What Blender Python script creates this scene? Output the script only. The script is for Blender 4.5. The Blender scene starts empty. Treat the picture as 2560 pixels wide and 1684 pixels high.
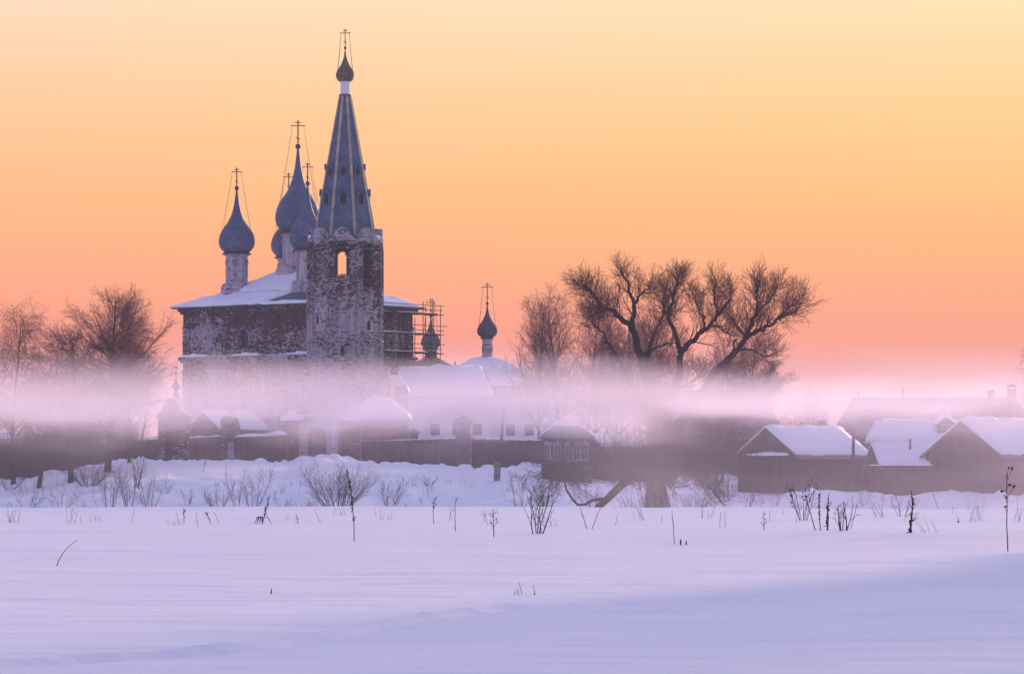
import bpy, math, random
import numpy as np
from mathutils import Vector, Matrix

# ------------------------------------------------------------------ scene basics
F, YH, CH = 9000.0, 1180.0, 1.7           # focal length and eye level in photo pixels, eye height in metres
scene = bpy.context.scene
col = scene.collection
R = math.radians
rng = random.Random(11)
HAZE, MIST, SUN, DOME = 0.0002, 0.050, 4.1, (.30, .275, .55)

def PX(px, Y): return (px - 1280.0) * Y / F
def PZ(py, Y): return CH + (YH - py) * Y / F
def P(px, py, Y): return Vector((PX(px, Y), Y, PZ(py, Y)))

# ------------------------------------------------------------------ value noise
_g = np.random.RandomState(5)
_T = _g.rand(256, 256)
def vn(x, y):
    x = np.asarray(x, float); y = np.asarray(y, float)
    xi = np.floor(x).astype(int); yi = np.floor(y).astype(int)
    fx = x - xi; fy = y - yi
    fx = fx * fx * (3 - 2 * fx); fy = fy * fy * (3 - 2 * fy)
    a = _T[xi % 256, yi % 256]; b = _T[(xi + 1) % 256, yi % 256]
    c = _T[xi % 256, (yi + 1) % 256]; d = _T[(xi + 1) % 256, (yi + 1) % 256]
    return (a * (1 - fx) + b * fx) * (1 - fy) + (c * (1 - fx) + d * fx) * fy - 0.5
def fbm(x, y, o=3):
    s = 0; a = 1.0
    for k in range(o):
        s = s + a * vn(x * 2 ** k + 17 * k, y * 2 ** k + 31 * k); a *= 0.5
    return s
def sst(a, b, x):
    t = np.clip((x - a) / (b - a), 0, 1)
    return t * t * (3 - 2 * t)

# ------------------------------------------------------------------ terrain
_tp = np.array([(-400, 1235), (0, 1213), (100, 1195), (200, 1172), (330, 1156), (480, 1154), (640, 1158), (720, 1162), (760, 1154), (800, 1145), (850, 1151),
                (920, 1158), (1000, 1165), (1080, 1172), (1180, 1174), (1330, 1165), (1480, 1180), (1700, 1193),
                (1850, 1202), (2100, 1203), (2300, 1201), (2560, 1200), (2900, 1202)], float)
_tx = (_tp[:, 0] - 1280) * 350 / F
_tz = CH + (YH - _tp[:, 1]) * 350 / F
# the trodden trail across the field
TRAIL = np.array([(-9.0, 28.5), (-4.85, 33.6), (-2.6, 37.2), (0.0, 46.2), (3.4, 50.5), (7.4, 57.6), (11.0, 62.0), (16, 70)])
def trail_depth(x, y):
    d = np.full(np.shape(x), 9.0); s = np.zeros(np.shape(x)); sd = np.full(np.shape(x), 9.0); acc = 0.0
    for (ax, ay), (bx, by) in zip(TRAIL[:-1], TRAIL[1:]):
        L = math.hypot(bx - ax, by - ay)
        t = np.clip(((x - ax) * (bx - ax) + (y - ay) * (by - ay)) / (L * L), 0, 1)
        dd = np.hypot(x - ax - t * (bx - ax), y - ay - t * (by - ay))
        m = dd < d; sd = np.where(m, ((y - ay) * (bx - ax) - (x - ax) * (by - ay)) / L, sd)
        s = np.where(m, acc + t * L, s); d = np.where(m, dd, d); acc += L
    wob = 0.5 + 0.5 * np.sin(s * 3.1 + 1.6 * np.sin(s * 0.7)) 
    amp = (0.065 + 0.02 * wob ** 2) * (1 - 0.7 * sst(17, 24, s)) * (d < 2)
    return amp * 0.8 * np.exp(-((sd + .03) / 0.11) ** 2) * np.exp(-((d - np.abs(sd)) / .3) ** 2) - amp * np.exp(-((sd - .18) / 0.11) ** 2) * np.exp(-((d - np.abs(sd)) / .3) ** 2)
def H(x, y):
    x = np.asarray(x, float); y = np.asarray(y, float)
    near = 0.16 * fbm(x / 21 + 3.1, y / 13 + 0.7, 2) + 0.05 * fbm(x / 5.0, y / 3.2 + 9, 2) + 0.012 * fbm(x / 1.1, y / 0.8, 2) + 0.032 * fbm(x / 4.5 + 2, y / 0.9, 3)
    near = near + 0.13 * np.exp(-((y - 101 - 0.05 * x) / 9) ** 2) * sst(3, 11, x) - 0.22 * np.exp(-((y - 124) / 12) ** 2) * sst(4, 14, x)
    near = near + 0.10 * np.exp(-((y - 160) / 14) ** 2)
    near = near + 0.20 * np.exp(-((x - 13) / 5.0) ** 2 - ((y - 69 - .15 * (x - 9)) / 3.0) ** 2)      # a wind drift on the right
    near = near - 0.22 * (1 - sst(24, 56, y)) - trail_depth(x, y)
    near = near * sst(6, 14, y) 
    t1 = sst(163, 190, y); t2 = sst(262, 346, y)
    zt = np.interp(x * 350 / np.maximum(y, 300), _tx, _tz)
    valley = -2.3 + 0.5 * fbm(x / 30, y / 22, 2)
    bank = (0.75 * fbm(x / 9, y / 16 + 4, 3) + 0.5 * fbm(x / 2.8 + 5, y / 5.0, 4)) * np.sin(np.pi * t2)
    lump = (sst(0.05, 0.55, fbm(x / 2.2 + 7, y / 3.0, 3)) * 0.5 + sst(0.0, 0.5, fbm(x / 0.8 + 2, y / 1.6, 3)) * 0.34) * np.exp(-((y - 343) / 6.0) ** 2)
    lump2 = (0.25 + 0.4 * sst(0.0, 0.6, fbm(x / 1.8 + 3, y / 2.5, 3)) + 0.3 * sst(0, .5, fbm(x / .7, y / 1.3 + 8, 3))) * np.exp(-((y - 303) / 4.0) ** 2) * sst(20, 24, x)
    z = near * (1 - t1) + t1 * valley + t2 * (zt - valley) + bank + lump + lump2
    return z
def h1(x, y): return float(H(np.array([x]), np.array([y]))[0])
def hit(px, py, y0=20.0, y1=420.0):
    Y = np.arange(y0, y1, 0.1)
    zr = CH + (YH - py) * Y / F; xr = (px - 1280) * Y / F
    g = H(xr, Y)
    k = np.nonzero(g >= zr)[0]
    if len(k) == 0: return None
    i = k[0]
    return Vector((xr[i], Y[i], g[i]))

# ------------------------------------------------------------------ tags and mesh builder
def tag(o, label=None, cat=None, group=None, kind=None):
    if label: o['label'] = label
    if cat: o['category'] = cat
    if group: o['group'] = group
    if kind: o['kind'] = kind
    return o
def empty(name, loc, rz=0.0, label=None, cat=None, group=None):
    o = bpy.data.objects.new(name, None); col.objects.link(o)
    o.location = loc; o.rotation_euler = (0, 0, rz); o.empty_display_size = 0.3
    return tag(o, label, cat, group)

class MB:
    def __init__(self): self.v = []; self.f = []; self.m = []; self.mi = 0
    def add(self, vs, fs):
        n = len(self.v); self.v += [tuple(p) for p in vs]
        self.f += [tuple(i + n for i in f) for f in fs]; self.m += [self.mi] * len(fs)
    def quad(self, a, b, c, d): self.add([a, b, c, d], [(0, 1, 2, 3)])
    def tri(self, a, b, c): self.add([a, b, c], [(0, 1, 2)])
    def box(self, x0, x1, y0, y1, z0, z1):
        self.add([(x0, y0, z0), (x1, y0, z0), (x1, y1, z0), (x0, y1, z0), (x0, y0, z1), (x1, y0, z1), (x1, y1, z1), (x0, y1, z1)],
                 [(0, 3, 2, 1), (4, 5, 6, 7), (0, 1, 5, 4), (1, 2, 6, 5), (2, 3, 7, 6), (3, 0, 4, 7)])
    def bar(self, a, b, w, h=None, up=(0, 0, 1)):
        a = Vector(a); b = Vector(b); h = h or w
        d = (b - a).normalized(); s = d.cross(Vector(up))
        if s.length < 1e-4: s = Vector((1, 0, 0))
        s.normalize(); t = s.cross(d)
        c = []
        for p in (a, b):
            for i, j in ((-1, -1), (1, -1), (1, 1), (-1, 1)): c.append(p + s * (i * w / 2) + t * (j * h / 2))
        self.add(c, [(0, 1, 2, 3), (7, 6, 5, 4), (0, 4, 5, 1), (1, 5, 6, 2), (2, 6, 7, 3), (3, 7, 4, 0)])
    def tube(self, pts, rad, k=6):
        pts = [Vector(p) for p in pts]; n = len(pts); vs = []
        if not hasattr(rad, '__len__'): rad = [rad] * n
        for i, p in enumerate(pts):
            d = (pts[min(i + 1, n - 1)] - pts[max(i - 1, 0)])
            d = d.normalized() if d.length > 1e-9 else Vector((0, 0, 1))
            s = d.cross(Vector((0.13, 1, 0.21))).normalized(); t = d.cross(s)
            for j in range(k):
                a = 2 * math.pi * j / k; vs.append(p + (s * math.cos(a) + t * math.sin(a)) * rad[i])
        fs = [(i * k + j, i * k + (j + 1) % k, (i + 1) * k + (j + 1) % k, (i + 1) * k + j) for i in range(n - 1) for j in range(k)]
        fs += [tuple(range(k))[::-1], tuple((n - 1) * k + j for j in range(k))]
        self.add(vs, fs)
    def lathe(self, prof, c=(0, 0, 0), k=24, a0=0.0, cap=True):
        vs = []; fs = []; n = len(prof)
        for r, z in prof:
            for j in range(k):
                a = a0 + 2 * math.pi * j / k; vs.append((c[0] + r * math.cos(a), c[1] + r * math.sin(a), c[2] + z))
        for i in range(n - 1):
            for j in range(k): fs.append((i * k + j, i * k + (j + 1) % k, (i + 1) * k + (j + 1) % k, (i + 1) * k + j))
        if cap: fs += [tuple(range(k))[::-1], tuple((n - 1) * k + j for j in range(k))]
        self.add(vs, fs)
    def prism(self, poly, d0, d1, O=(0, 0, 0), U=(1, 0, 0), N=(0, -1, 0)):
        """polygon (u, z) extruded along N from d0 to d1"""
        O = Vector(O); U = Vector(U); N = Vector(N); n = len(poly)
        a = [O + U * u + Vector((0, 0, z)) + N * d0 for u, z in poly]
        b = [O + U * u + Vector((0, 0, z)) + N * d1 for u, z in poly]
        self.add(a + b, [tuple(range(n))[::-1], tuple(range(n, 2 * n))] + [(i, (i + 1) % n, n + (i + 1) % n, n + i) for i in range(n)])
    def panel(self, O, U, N, u0, u1, z0, z1, hole=None, depth=0.4, back=False):
        """wall panel with one opening (centre, half width, sill, springing, rise) and its reveals"""
        O = Vector(O); U = Vector(U); N = Vector(N)
        q = lambda u, z, d=0.0: O + U * u + Vector((0, 0, z)) - N * d
        if not hole:
            self.quad(q(u0, z0), q(u1, z0), q(u1, z1), q(u0, z1)); return
        c, hw, zb, zs, rise = hole
        a, b = c - hw, c + hw
        self.quad(q(u0, z0), q(a, z0), q(a, z1), q(u0, z1)); self.quad(q(b, z0), q(u1, z0), q(u1, z1), q(b, z1))
        if zb > z0 + 1e-6: self.quad(q(a, z0), q(b, z0), q(b, zb), q(a, zb))
        n = 10 if rise > 0 else 1
        arc = [(c - hw * math.cos(math.pi * i / n), zs + rise * math.sin(math.pi * i / n)) for i in range(n + 1)] if n > 1 else [(a, zs), (b, zs)]
        for (ua, za), (ub, zb2) in zip(arc[:-1], arc[1:]): self.quad(q(ua, za), q(ub, zb2), q(ub, z1), q(ua, z1))
        out = [(a, zb)] + arc + [(b, zb)]
        for i in range(len(out)):
            p, r = out[i], out[(i + 1) % len(out)]
            if i == len(out) - 1 and zb <= z0 + 1e-6: continue
            self.quad(q(*p), q(*p, depth), q(*r, depth), q(*r))
        if back: self.add([q(u, z, depth) for u, z in out], [tuple(range(len(out)))])
    def build(self, name, mats, parent=None, smooth=False, world=None, uv=True):
        v = self.v
        if world is not None:
            M = world; v = [tuple(M @ Vector(p)) for p in v]
        me = bpy.data.meshes.new(name); me.from_pydata(v, [], self.f)
        if not isinstance(mats, (list, tuple)): mats = [mats]
        for mt in mats: me.materials.append(mt)
        if any(self.m): me.polygons.foreach_set('material_index', self.m)
        if smooth: me.polygons.foreach_set('use_smooth', [True] * len(self.f))
        me.update()
        if uv: auto_uv(me)
        o = bpy.data.objects.new(name, me); col.objects.link(o)
        if parent: o.parent = parent
        return o
def auto_uv(me):
    n = len(me.polygons); nl = len(me.loops)
    if not n: return
    nor = np.empty(n * 3); me.polygons.foreach_get('normal', nor); nor = nor.reshape(-1, 3)
    tot = np.empty(n, int); me.polygons.foreach_get('loop_total', tot)
    vi = np.empty(nl, int); me.loops.foreach_get('vertex_index', vi)
    co = np.empty(len(me.vertices) * 3); me.vertices.foreach_get('co', co); co = co.reshape(-1, 3)
    nl_ = np.repeat(nor, tot, axis=0); c = co[vi]
    t = np.stack([-nl_[:, 1], nl_[:, 0], 0 * nl_[:, 0]], 1); L = np.linalg.norm(t, axis=1, keepdims=True)
    flat = L[:, 0] < 0.2
    t = np.where(L > 1e-6, t / np.maximum(L, 1e-6), 0)
    u = (c * t).sum(1); v = c[:, 2].copy()
    u[flat] = c[flat, 0]; v[flat] = c[flat, 1]
    lay = me.uv_layers.new(name='UVMap')
    lay.data.foreach_set('uv', np.stack([u, v], 1).astype(np.float32).ravel())

# ------------------------------------------------------------------ materials
def mat(name): 
    m = bpy.data.materials.new(name); m.use_nodes = True
    nt = m.node_tree; nt.nodes.clear()
    out = nt.nodes.new('ShaderNodeOutputMaterial'); b = nt.nodes.new('ShaderNodeBsdfPrincipled')
    nt.links.new(b.outputs[0], out.inputs[0])
    return m, nt, b
def N(nt, t, **kw):
    n = nt.nodes.new('ShaderNode' + t)
    for k, v in kw.items():
        if k in n.inputs: n.inputs[k].default_value = v
        else: setattr(n, k, v)
    return n
def ramp(nt, stops, src=None):
    n = nt.nodes.new('ShaderNodeValToRGB'); e = n.color_ramp.elements
    while len(e) < len(stops): e.new(0.5)
    for el, (p, c) in zip(e, stops): el.position = p; el.color = (c[0], c[1], c[2], 1) if hasattr(c, '__len__') else (c, c, c, 1)
    if src: nt.links.new(src, n.inputs[0])
    return n
def math_(nt, op, a, b=None, c=None, clamp=False):
    n = nt.nodes.new('ShaderNodeMath'); n.operation = op; n.use_clamp = clamp
    for i, s in enumerate((a, b, c)):
        if s is None: continue
        if hasattr(s, 'links'): nt.links.new(s, n.inputs[i])
        else: n.inputs[i].default_value = s
    return n.outputs[0]
def mixc(nt, f, a, b):
    n = nt.nodes.new('ShaderNodeMix'); n.data_type = 'RGBA'
    for i, s in ((0, f), (6, a), (7, b)):
        if hasattr(s, 'links'): nt.links.new(s, n.inputs[i])
        elif i == 0: n.inputs[0].default_value = s
        else: n.inputs[i].default_value = (*s, 1)
    return n.outputs[2]
def bump(nt, b, h, strength, dist):
    n = nt.nodes.new('ShaderNodeBump'); n.inputs['Strength'].default_value = strength; n.inputs['Distance'].default_value = dist
    nt.links.new(h, n.inputs['Height']); nt.links.new(n.outputs[0], b.inputs['Normal'])
def simple(name, c, var=0.25, scale=1.5, rough=0.8, stretch=(1, 1, 1), metal=0.0, bmp=0.0, spec=0.3):
    m, nt, b = mat(name)
    tc = N(nt, 'TexCoord'); mp = N(nt, 'Mapping'); mp.inputs['Scale'].default_value = stretch
    nt.links.new(tc.outputs['Object'], mp.inputs[0])
    no = N(nt, 'TexNoise'); no.inputs['Scale'].default_value = scale; no.inputs['Detail'].default_value = 5
    nt.links.new(mp.outputs[0], no.inputs[0])
    r = ramp(nt, [(0.3, tuple(x * (1 - var) for x in c)), (0.7, tuple(min(1, x * (1 + var)) for x in c))], no.outputs[0])
    nt.links.new(r.outputs[0], b.inputs['Base Color'])
    b.inputs['Roughness'].default_value = rough; b.inputs['Metallic'].default_value = metal
    b.inputs['Specular IOR Level'].default_value = spec
    if bmp: bump(nt, b, no.outputs[0], 0.6, bmp)
    return m
def whitewash(name, zw, brick=(0.075, 0.034, 0.033), white=(0.40, 0.37, 0.39), bw=0.32, rh=0.11, amp=0.9):
    """old brickwork with whitewash that has come off brick by brick; zw = [(z, whiteness)] in object space"""
    m, nt, b = mat(name)
    uv = N(nt, 'UVMap'); tc = N(nt, 'TexCoord'); sx = N(nt, 'SeparateXYZ'); nt.links.new(tc.outputs['Object'], sx.inputs[0])
    br = N(nt, 'TexBrick'); nt.links.new(uv.outputs[0], br.inputs[0])
    for k, v in (('Color1', (0, 0, 0, 1)), ('Color2', (1, 1, 1, 1)), ('Mortar', (0.35, 0.35, 0.35, 1)), ('Scale', 1.0), ('Mortar Size', 0.008), ('Bias', 0.0), ('Brick Width', bw), ('Row Height', rh)): br.inputs[k].default_value = v
    n1 = N(nt, 'TexNoise'); n1.inputs['Scale'].default_value = 0.24; n1.inputs['Detail'].default_value = 6; n1.inputs['Roughness'].default_value = 0.62; nt.links.new(tc.outputs['Object'], n1.inputs[0])
    n2 = N(nt, 'TexNoise'); n2.inputs['Scale'].default_value = 2.3; n2.inputs['Detail'].default_value = 3; nt.links.new(tc.outputs['Object'], n2.inputs[0])
    z0, z1 = zw[0][0], zw[-1][0]
    zn = math_(nt, 'DIVIDE', math_(nt, 'SUBTRACT', sx.outputs[2], z0), z1 - z0, clamp=True)
    zr = ramp(nt, [((z - z0) / (z1 - z0), w) for z, w in zw], zn)
    bw_ = N(nt, 'RGBToBW'); nt.links.new(br.outputs[0], bw_.inputs[0])
    s = math_(nt, 'MULTIPLY', bw_.outputs[0], 0.95)
    s = math_(nt, 'ADD', s, math_(nt, 'MULTIPLY', math_(nt, 'SUBTRACT', n1.outputs[0], 0.5), amp * 2.6))
    s = math_(nt, 'ADD', s, math_(nt, 'MULTIPLY', math_(nt, 'SUBTRACT', n2.outputs[0], 0.5), 0.35))
    zb = N(nt, 'RGBToBW'); nt.links.new(zr.outputs[0], zb.inputs[0])
    s = math_(nt, 'ADD', s, math_(nt, 'SUBTRACT', zb.outputs[0], 0.97))
    k = ramp(nt, [(0.0, 0), (0.13, 1)], s)
    ms = N(nt, 'Mapping'); ms.inputs['Scale'].default_value = (1.6, 1.6, .16); nt.links.new(tc.outputs['Object'], ms.inputs[0])
    n3 = N(nt, 'TexNoise'); n3.inputs['Scale'].default_value = 1.0; n3.inputs['Detail'].default_value = 5; nt.links.new(ms.outputs[0], n3.inputs[0])   # rain streaks
    n23 = math_(nt, 'ADD', math_(nt, 'MULTIPLY', n2.outputs[0], .35), math_(nt, 'MULTIPLY', n3.outputs[0], .65))
    dirt = ramp(nt, [(0.36, tuple(x * 0.5 for x in white)), (0.58, white)], n23)
    bcol = ramp(nt, [(0.0, tuple(x * 0.55 for x in brick)), (0.5, brick), (1.0, tuple(x * 1.5 for x in brick))], bw_.outputs[0])
    nt.links.new(mixc(nt, k.outputs[0], bcol.outputs[0], dirt.outputs[0]), b.inputs['Base Color'])
    b.inputs['Roughness'].default_value = 0.92; b.inputs['Specular IOR Level'].default_value = 0.15
    bump(nt, b, k.outputs[0], 0.5, 0.03)
    return m
def boards(name, c, w=0.16, axis=0, rough=0.85):
    m, nt, b = mat(name)
    uv = N(nt, 'UVMap'); br = N(nt, 'TexBrick'); mp = N(nt, 'Mapping'); nt.links.new(uv.outputs[0], mp.inputs[0])
    if axis == 0: mp.inputs['Rotation'].default_value = (0, 0, R(90))
    nt.links.new(mp.outputs[0], br.inputs[0])
    for k, v in (('Color1', (*[x * 0.6 for x in c], 1)), ('Color2', (*[x * 1.35 for x in c], 1)), ('Mortar', (*[x * 0.2 for x in c], 1)), ('Scale', 1.0), ('Mortar Size', 0.012), ('Brick Width', 4.0), ('Row Height', w)): br.inputs[k].default_value = v
    tc = N(nt, 'TexCoord'); n2 = N(nt, 'TexNoise'); n2.inputs['Scale'].default_value = 1.3; n2.inputs['Detail'].default_value = 5; nt.links.new(tc.outputs['Object'], n2.inputs[0])
    r = ramp(nt, [(0.3, (0.65, 0.65, 0.65)), (0.7, (1.25, 1.2, 1.2))], n2.outputs[0])
    mx = N(nt, 'Mix'); mx.data_type = 'RGBA'; mx.blend_type = 'MULTIPLY'; mx.inputs[0].default_value = 1
    nt.links.new(br.outputs[0], mx.inputs[6]); nt.links.new(r.outputs[0], mx.inputs[7])
    nt.links.new(mx.outputs[2], b.inputs['Base Color']); b.inputs['Roughness'].default_value = rough; b.inputs['Specular IOR Level'].default_value = 0.15
    bump(nt, b, br.outputs['Fac'], -0.5, 0.03)
    return m
def snow_mat(name, bumpd=0.03, spec=0.5):
    m, nt, b = mat(name)
    tc = N(nt, 'TexCoord')
    n1 = N(nt, 'TexNoise'); n1.inputs['Scale'].default_value = 0.9; n1.inputs['Detail'].default_value = 8; n1.inputs['Roughness'].default_value = 0.6
    mp = N(nt, 'Mapping'); mp.inputs['Scale'].default_value = (0.45, 1.7, 1.2)
    nt.links.new(tc.outputs['Object'], mp.inputs[0]); nt.links.new(mp.outputs[0], n1.inputs[0])
    r = ramp(nt, [(0.3, (0.80, 0.81, 0.86)), (0.7, (0.88, 0.88, 0.90))], n1.outputs[0])
    nt.links.new(r.outputs[0], b.inputs['Base Color'])
    b.inputs['Roughness'].default_value = 0.55; b.inputs['Specular IOR Level'].default_value = spec
    bump(nt, b, n1.outputs[0], 0.55, bumpd * 1.6)
    return m
def sheet(name, c):
    m, nt, b = mat(name)
    uv = N(nt, 'UVMap'); br = N(nt, 'TexBrick'); nt.links.new(uv.outputs[0], br.inputs[0])
    for k, v in (('Color1', (*[x * 0.82 for x in c], 1)), ('Color2', (*[x * 1.2 for x in c], 1)), ('Mortar', (*[x * 0.5 for x in c], 1)), ('Scale', 1.0), ('Mortar Size', 0.012), ('Brick Width', 0.8), ('Row Height', 0.62)): br.inputs[k].default_value = v
    tc = N(nt, 'TexCoord'); n2 = N(nt, 'TexNoise'); n2.inputs['Scale'].default_value = 0.8; n2.inputs['Detail'].default_value = 6; nt.links.new(tc.outputs['Object'], n2.inputs[0])
    r = ramp(nt, [(0.32, (0.7, 0.75, 0.8)), (0.68, (1.5, 1.35, 1.25))], n2.outputs[0])
    mx = N(nt, 'Mix'); mx.data_type = 'RGBA'; mx.blend_type = 'MULTIPLY'; mx.inputs[0].default_value = 1
    nt.links.new(br.outputs[0], mx.inputs[6]); nt.links.new(r.outputs[0], mx.inputs[7])
    nt.links.new(mx.outputs[2], b.inputs['Base Color']); b.inputs['Roughness'].default_value = 0.6; b.inputs['Specular IOR Level'].default_value = 0.35
    bump(nt, b, n2.outputs[0], 0.5, 0.04)
    return m
M = {}
M['snow'] = snow_mat('snow', 0.05); M['roof_snow'] = snow_mat('roof_snow', 0.08, 0.3)
M['church'] = whitewash('old_church_brick', [(0, 0.80), (9.6, 0.80), (11.4, 0.78), (12.0, 0.56), (14.6, 0.52), (15.2, 0.26), (17.6, 0.04)], amp=1.25)
M['tower'] = whitewash('old_tower_brick', [(0, 0.95), (1.2, 0.92), (1.7, 1.05), (4.4, 1.05), (8.0, 0.92), (12.0, 0.80), (17.0, 0.72), (17.8, 0.62), (19.4, 0.42), (22.3, 0.32), (22.6, 0.70), (24.2, 0.75)], amp=0.85)
M['drum'] = whitewash('drum_plaster', [(0, 0.95), (40, 0.95)], amp=0.5, white=(0.50, 0.46, 0.50))
M['gatewall'] = whitewash('gateway_plaster', [(-1, 0.90), (1.2, 0.98), (1.8, 1.2), (4.6, 1.2)], amp=0.4, white=(0.80, 0.77, 0.79))
M['brick'] = whitewash('red_brick', [(0, 0.1), (30, 0.1)], brick=(0.13, 0.055, 0.05), amp=0.2)
M['darkbrick'] = whitewash('dark_brick', [(0, 0.30), (40, 0.30)], amp=0.5)
M['plaster'] = simple('white_plaster', (0.74, 0.70, 0.70), 0.12, 0.5)
M['blue'] = sheet('blue_roof_metal', (0.046, 0.080, 0.160))
M['rib'] = simple('pale_rib_metal', (0.34, 0.31, 0.20), 0.35, 1.2, 0.6)
M['gold'] = simple('dull_gold', (0.32, 0.22, 0.06), 0.2, 2, 0.4, metal=0.6)
M['scale'] = simple('green_gold_shingle', (0.10, 0.085, 0.035), 0.7, 3.5, 0.6)
M['iron'] = simple('dark_iron', (0.03, 0.026, 0.03), 0.3, 3, 0.6)
M['darkdome'] = simple('dark_shingle', (0.080, 0.060, 0.074), 0.4, 3, 0.8)
M['green'] = simple('green_roof_metal', (0.03, 0.095, 0.085), 0.4, 1.2, 0.6, (0.3, 2, 1))
M['wood'] = boards('weathered_boards', (0.060, 0.045, 0.042), 0.17)
M['fence'] = boards('fence_boards', (0.085, 0.052, 0.046), 0.16)
M['logs'] = boards('log_wall', (0.075, 0.058, 0.052), 0.24, 1)
M['slate'] = simple('grey_sheet_roof', (0.16, 0.13, 0.14), 0.25, 0.8, 0.7, (3, 1, 1))
M['pale'] = simple('pale_carved_trim', (0.24, 0.24, 0.26), 0.2, 3)
M['greenwall'] = boards('green_painted_boards', (0.055, 0.085, 0.075), 0.2, 1)
M['door'] = boards('grey_blue_door', (0.26, 0.32, 0.40), 0.22)
M['hole_shade'] = simple('painted_hole_shade', (0.012, 0.012, 0.016), 0.2, 2, 1.0, spec=0.05)  # near-black panels: the darkness inside window holes put into the colour
M['glass'] = simple('dark_glass', (0.035, 0.04, 0.055), 0.3, 2, 0.15, spec=0.5)
M['bark'] = simple('tree_bark', (0.040, 0.029, 0.027), 0.4, 4, 0.95, (2, 2, 0.4), bmp=0.02, spec=0.1)
M['twig'] = simple('glow_reddened_twig', (0.150, 0.048, 0.034), 0.3, 3, 0.95, spec=0.1)  # brown of the shoots, reddened to carry the glow bleeding into the crowns
M['lighttwig'] = simple('pale_twig_bark', (0.170, 0.065, 0.050), 0.3, 3, 0.95, spec=0.1)
M['weed'] = simple('dry_stalk', (0.060, 0.045, 0.042), 0.35, 9, 0.95, spec=0.1)
M['reed'] = simple('frosted_reed', (0.26, 0.23, 0.24), 0.25, 5, 0.95, spec=0.1)
M['shrub'] = simple('grey_shrub_bark', (0.075, 0.062, 0.066), 0.35, 4, 0.95, spec=0.1)
M['paleshrub'] = simple('frosty_shrub_bark', (0.13, 0.115, 0.12), 0.35, 4, 0.95, spec=0.1)
M['concrete'] = simple('concrete', (0.16, 0.15, 0.15), 0.2, 3)

# ------------------------------------------------------------------ ground
def build_ground():
    ys = np.concatenate([[-60, -30, -10, 0, 6, 12, 18, 23], np.arange(27, 62, 0.16), np.arange(62, 175, 0.5), np.arange(175, 235, 2.0), np.arange(235, 365, 0.6), np.arange(365, 470, 6), np.array([480, 520, 580, 680, 850, 1100, 1500, 2000])])
    xs = np.concatenate([[-1500, -1000, -600, -350, -220, -150, -110, -90], np.arange(-75, -11, 0.42), np.arange(-11, 11, 0.16), np.arange(11, 75.1, 0.42), [90, 110, 150, 220, 350, 600, 1000, 1500]])
    X, Y = np.meshgrid(xs, ys); Z = H(X, Y)
    nx, ny = len(xs), len(ys)
    me = bpy.data.meshes.new('snow_field')
    me.vertices.add(nx * ny); me.vertices.foreach_set('co', np.stack([X, Y, Z], -1).astype(np.float32).ravel())
    i, j = np.meshgrid(np.arange(nx - 1), np.arange(ny - 1)); a = (j * nx + i).ravel()
    q = np.stack([a, a + 1, a + nx + 1, a + nx], 1)
    me.loops.add(q.size); me.loops.foreach_set('vertex_index', q.ravel().astype(np.int32))
    me.polygons.add(len(q)); me.polygons.foreach_set('loop_start', np.arange(0, q.size, 4, dtype=np.int32))
    me.polygons.foreach_set('use_smooth', [True] * len(q)); me.update(); me.validate()
    me.materials.append(M['snow'])
    o = bpy.data.objects.new('snow_ground', me); col.objects.link(o)
    tag(o, kind='structure'); return o
build_ground()

# ------------------------------------------------------------------ snow blankets on roofs
def snow_sheet(mb, a, b, c, d, t=0.25, nu=18, nv=8, seed=0, edge=0.12, taper=0.0):
    """thick soft snow on the quad a-b (eave) c-d (ridge, d above a)"""
    a, b, c, d = map(Vector, (a, b, c, d))
    nrm = (b - a).cross(d - a); 
    if nrm.length < 1e-6: nrm = (b - a).cross(c - a)
    nrm.normalize()
    if nrm.z < 0: nrm = -nrm
    r = random.Random(seed); ox, oy = r.random() * 99, r.random() * 99
    top = []; bot = []
    for j in range(nv + 1):
        v = j / nv
        for i in range(nu + 1):
            u = i / nu
            p = (a.lerp(b, u)).lerp(d.lerp(c, u), v)
            n = float(fbm(np.array([p.x * 0.7 + p.y * .3 + ox]), np.array([p.z * 0.9 + p.y * .4 + oy]), 2)[0])
            th = t * max(.25, 1 + 1.3 * n)
            if i in (0, nu) or j == 0: th *= 0.45
            down = Vector((0, 0, 0))
            if j == 0: down = (a - d).normalized() * (edge * (0.2 + 2.4 * max(0, n + 0.45)))
            top.append(p + nrm * th + down); bot.append(p + nrm * 0.006 + down)
    n = len(top); w = nu + 1; fs = []
    for j in range(nv):
        for i in range(nu):
            k = j * w + i; fs.append((k, k + 1, k + w + 1, k + w))
    ring = [i for i in range(w)] + [j * w + nu for j in range(1, nv + 1)] + [nv * w + i for i in range(nu - 1, -1, -1)] + [j * w for j in range(nv - 1, 0, -1)]
    for p, q in zip(ring, ring[1:] + ring[:1]): fs.append((p, n + p, n + q, q))
    mb.add(top + bot, fs)

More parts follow.
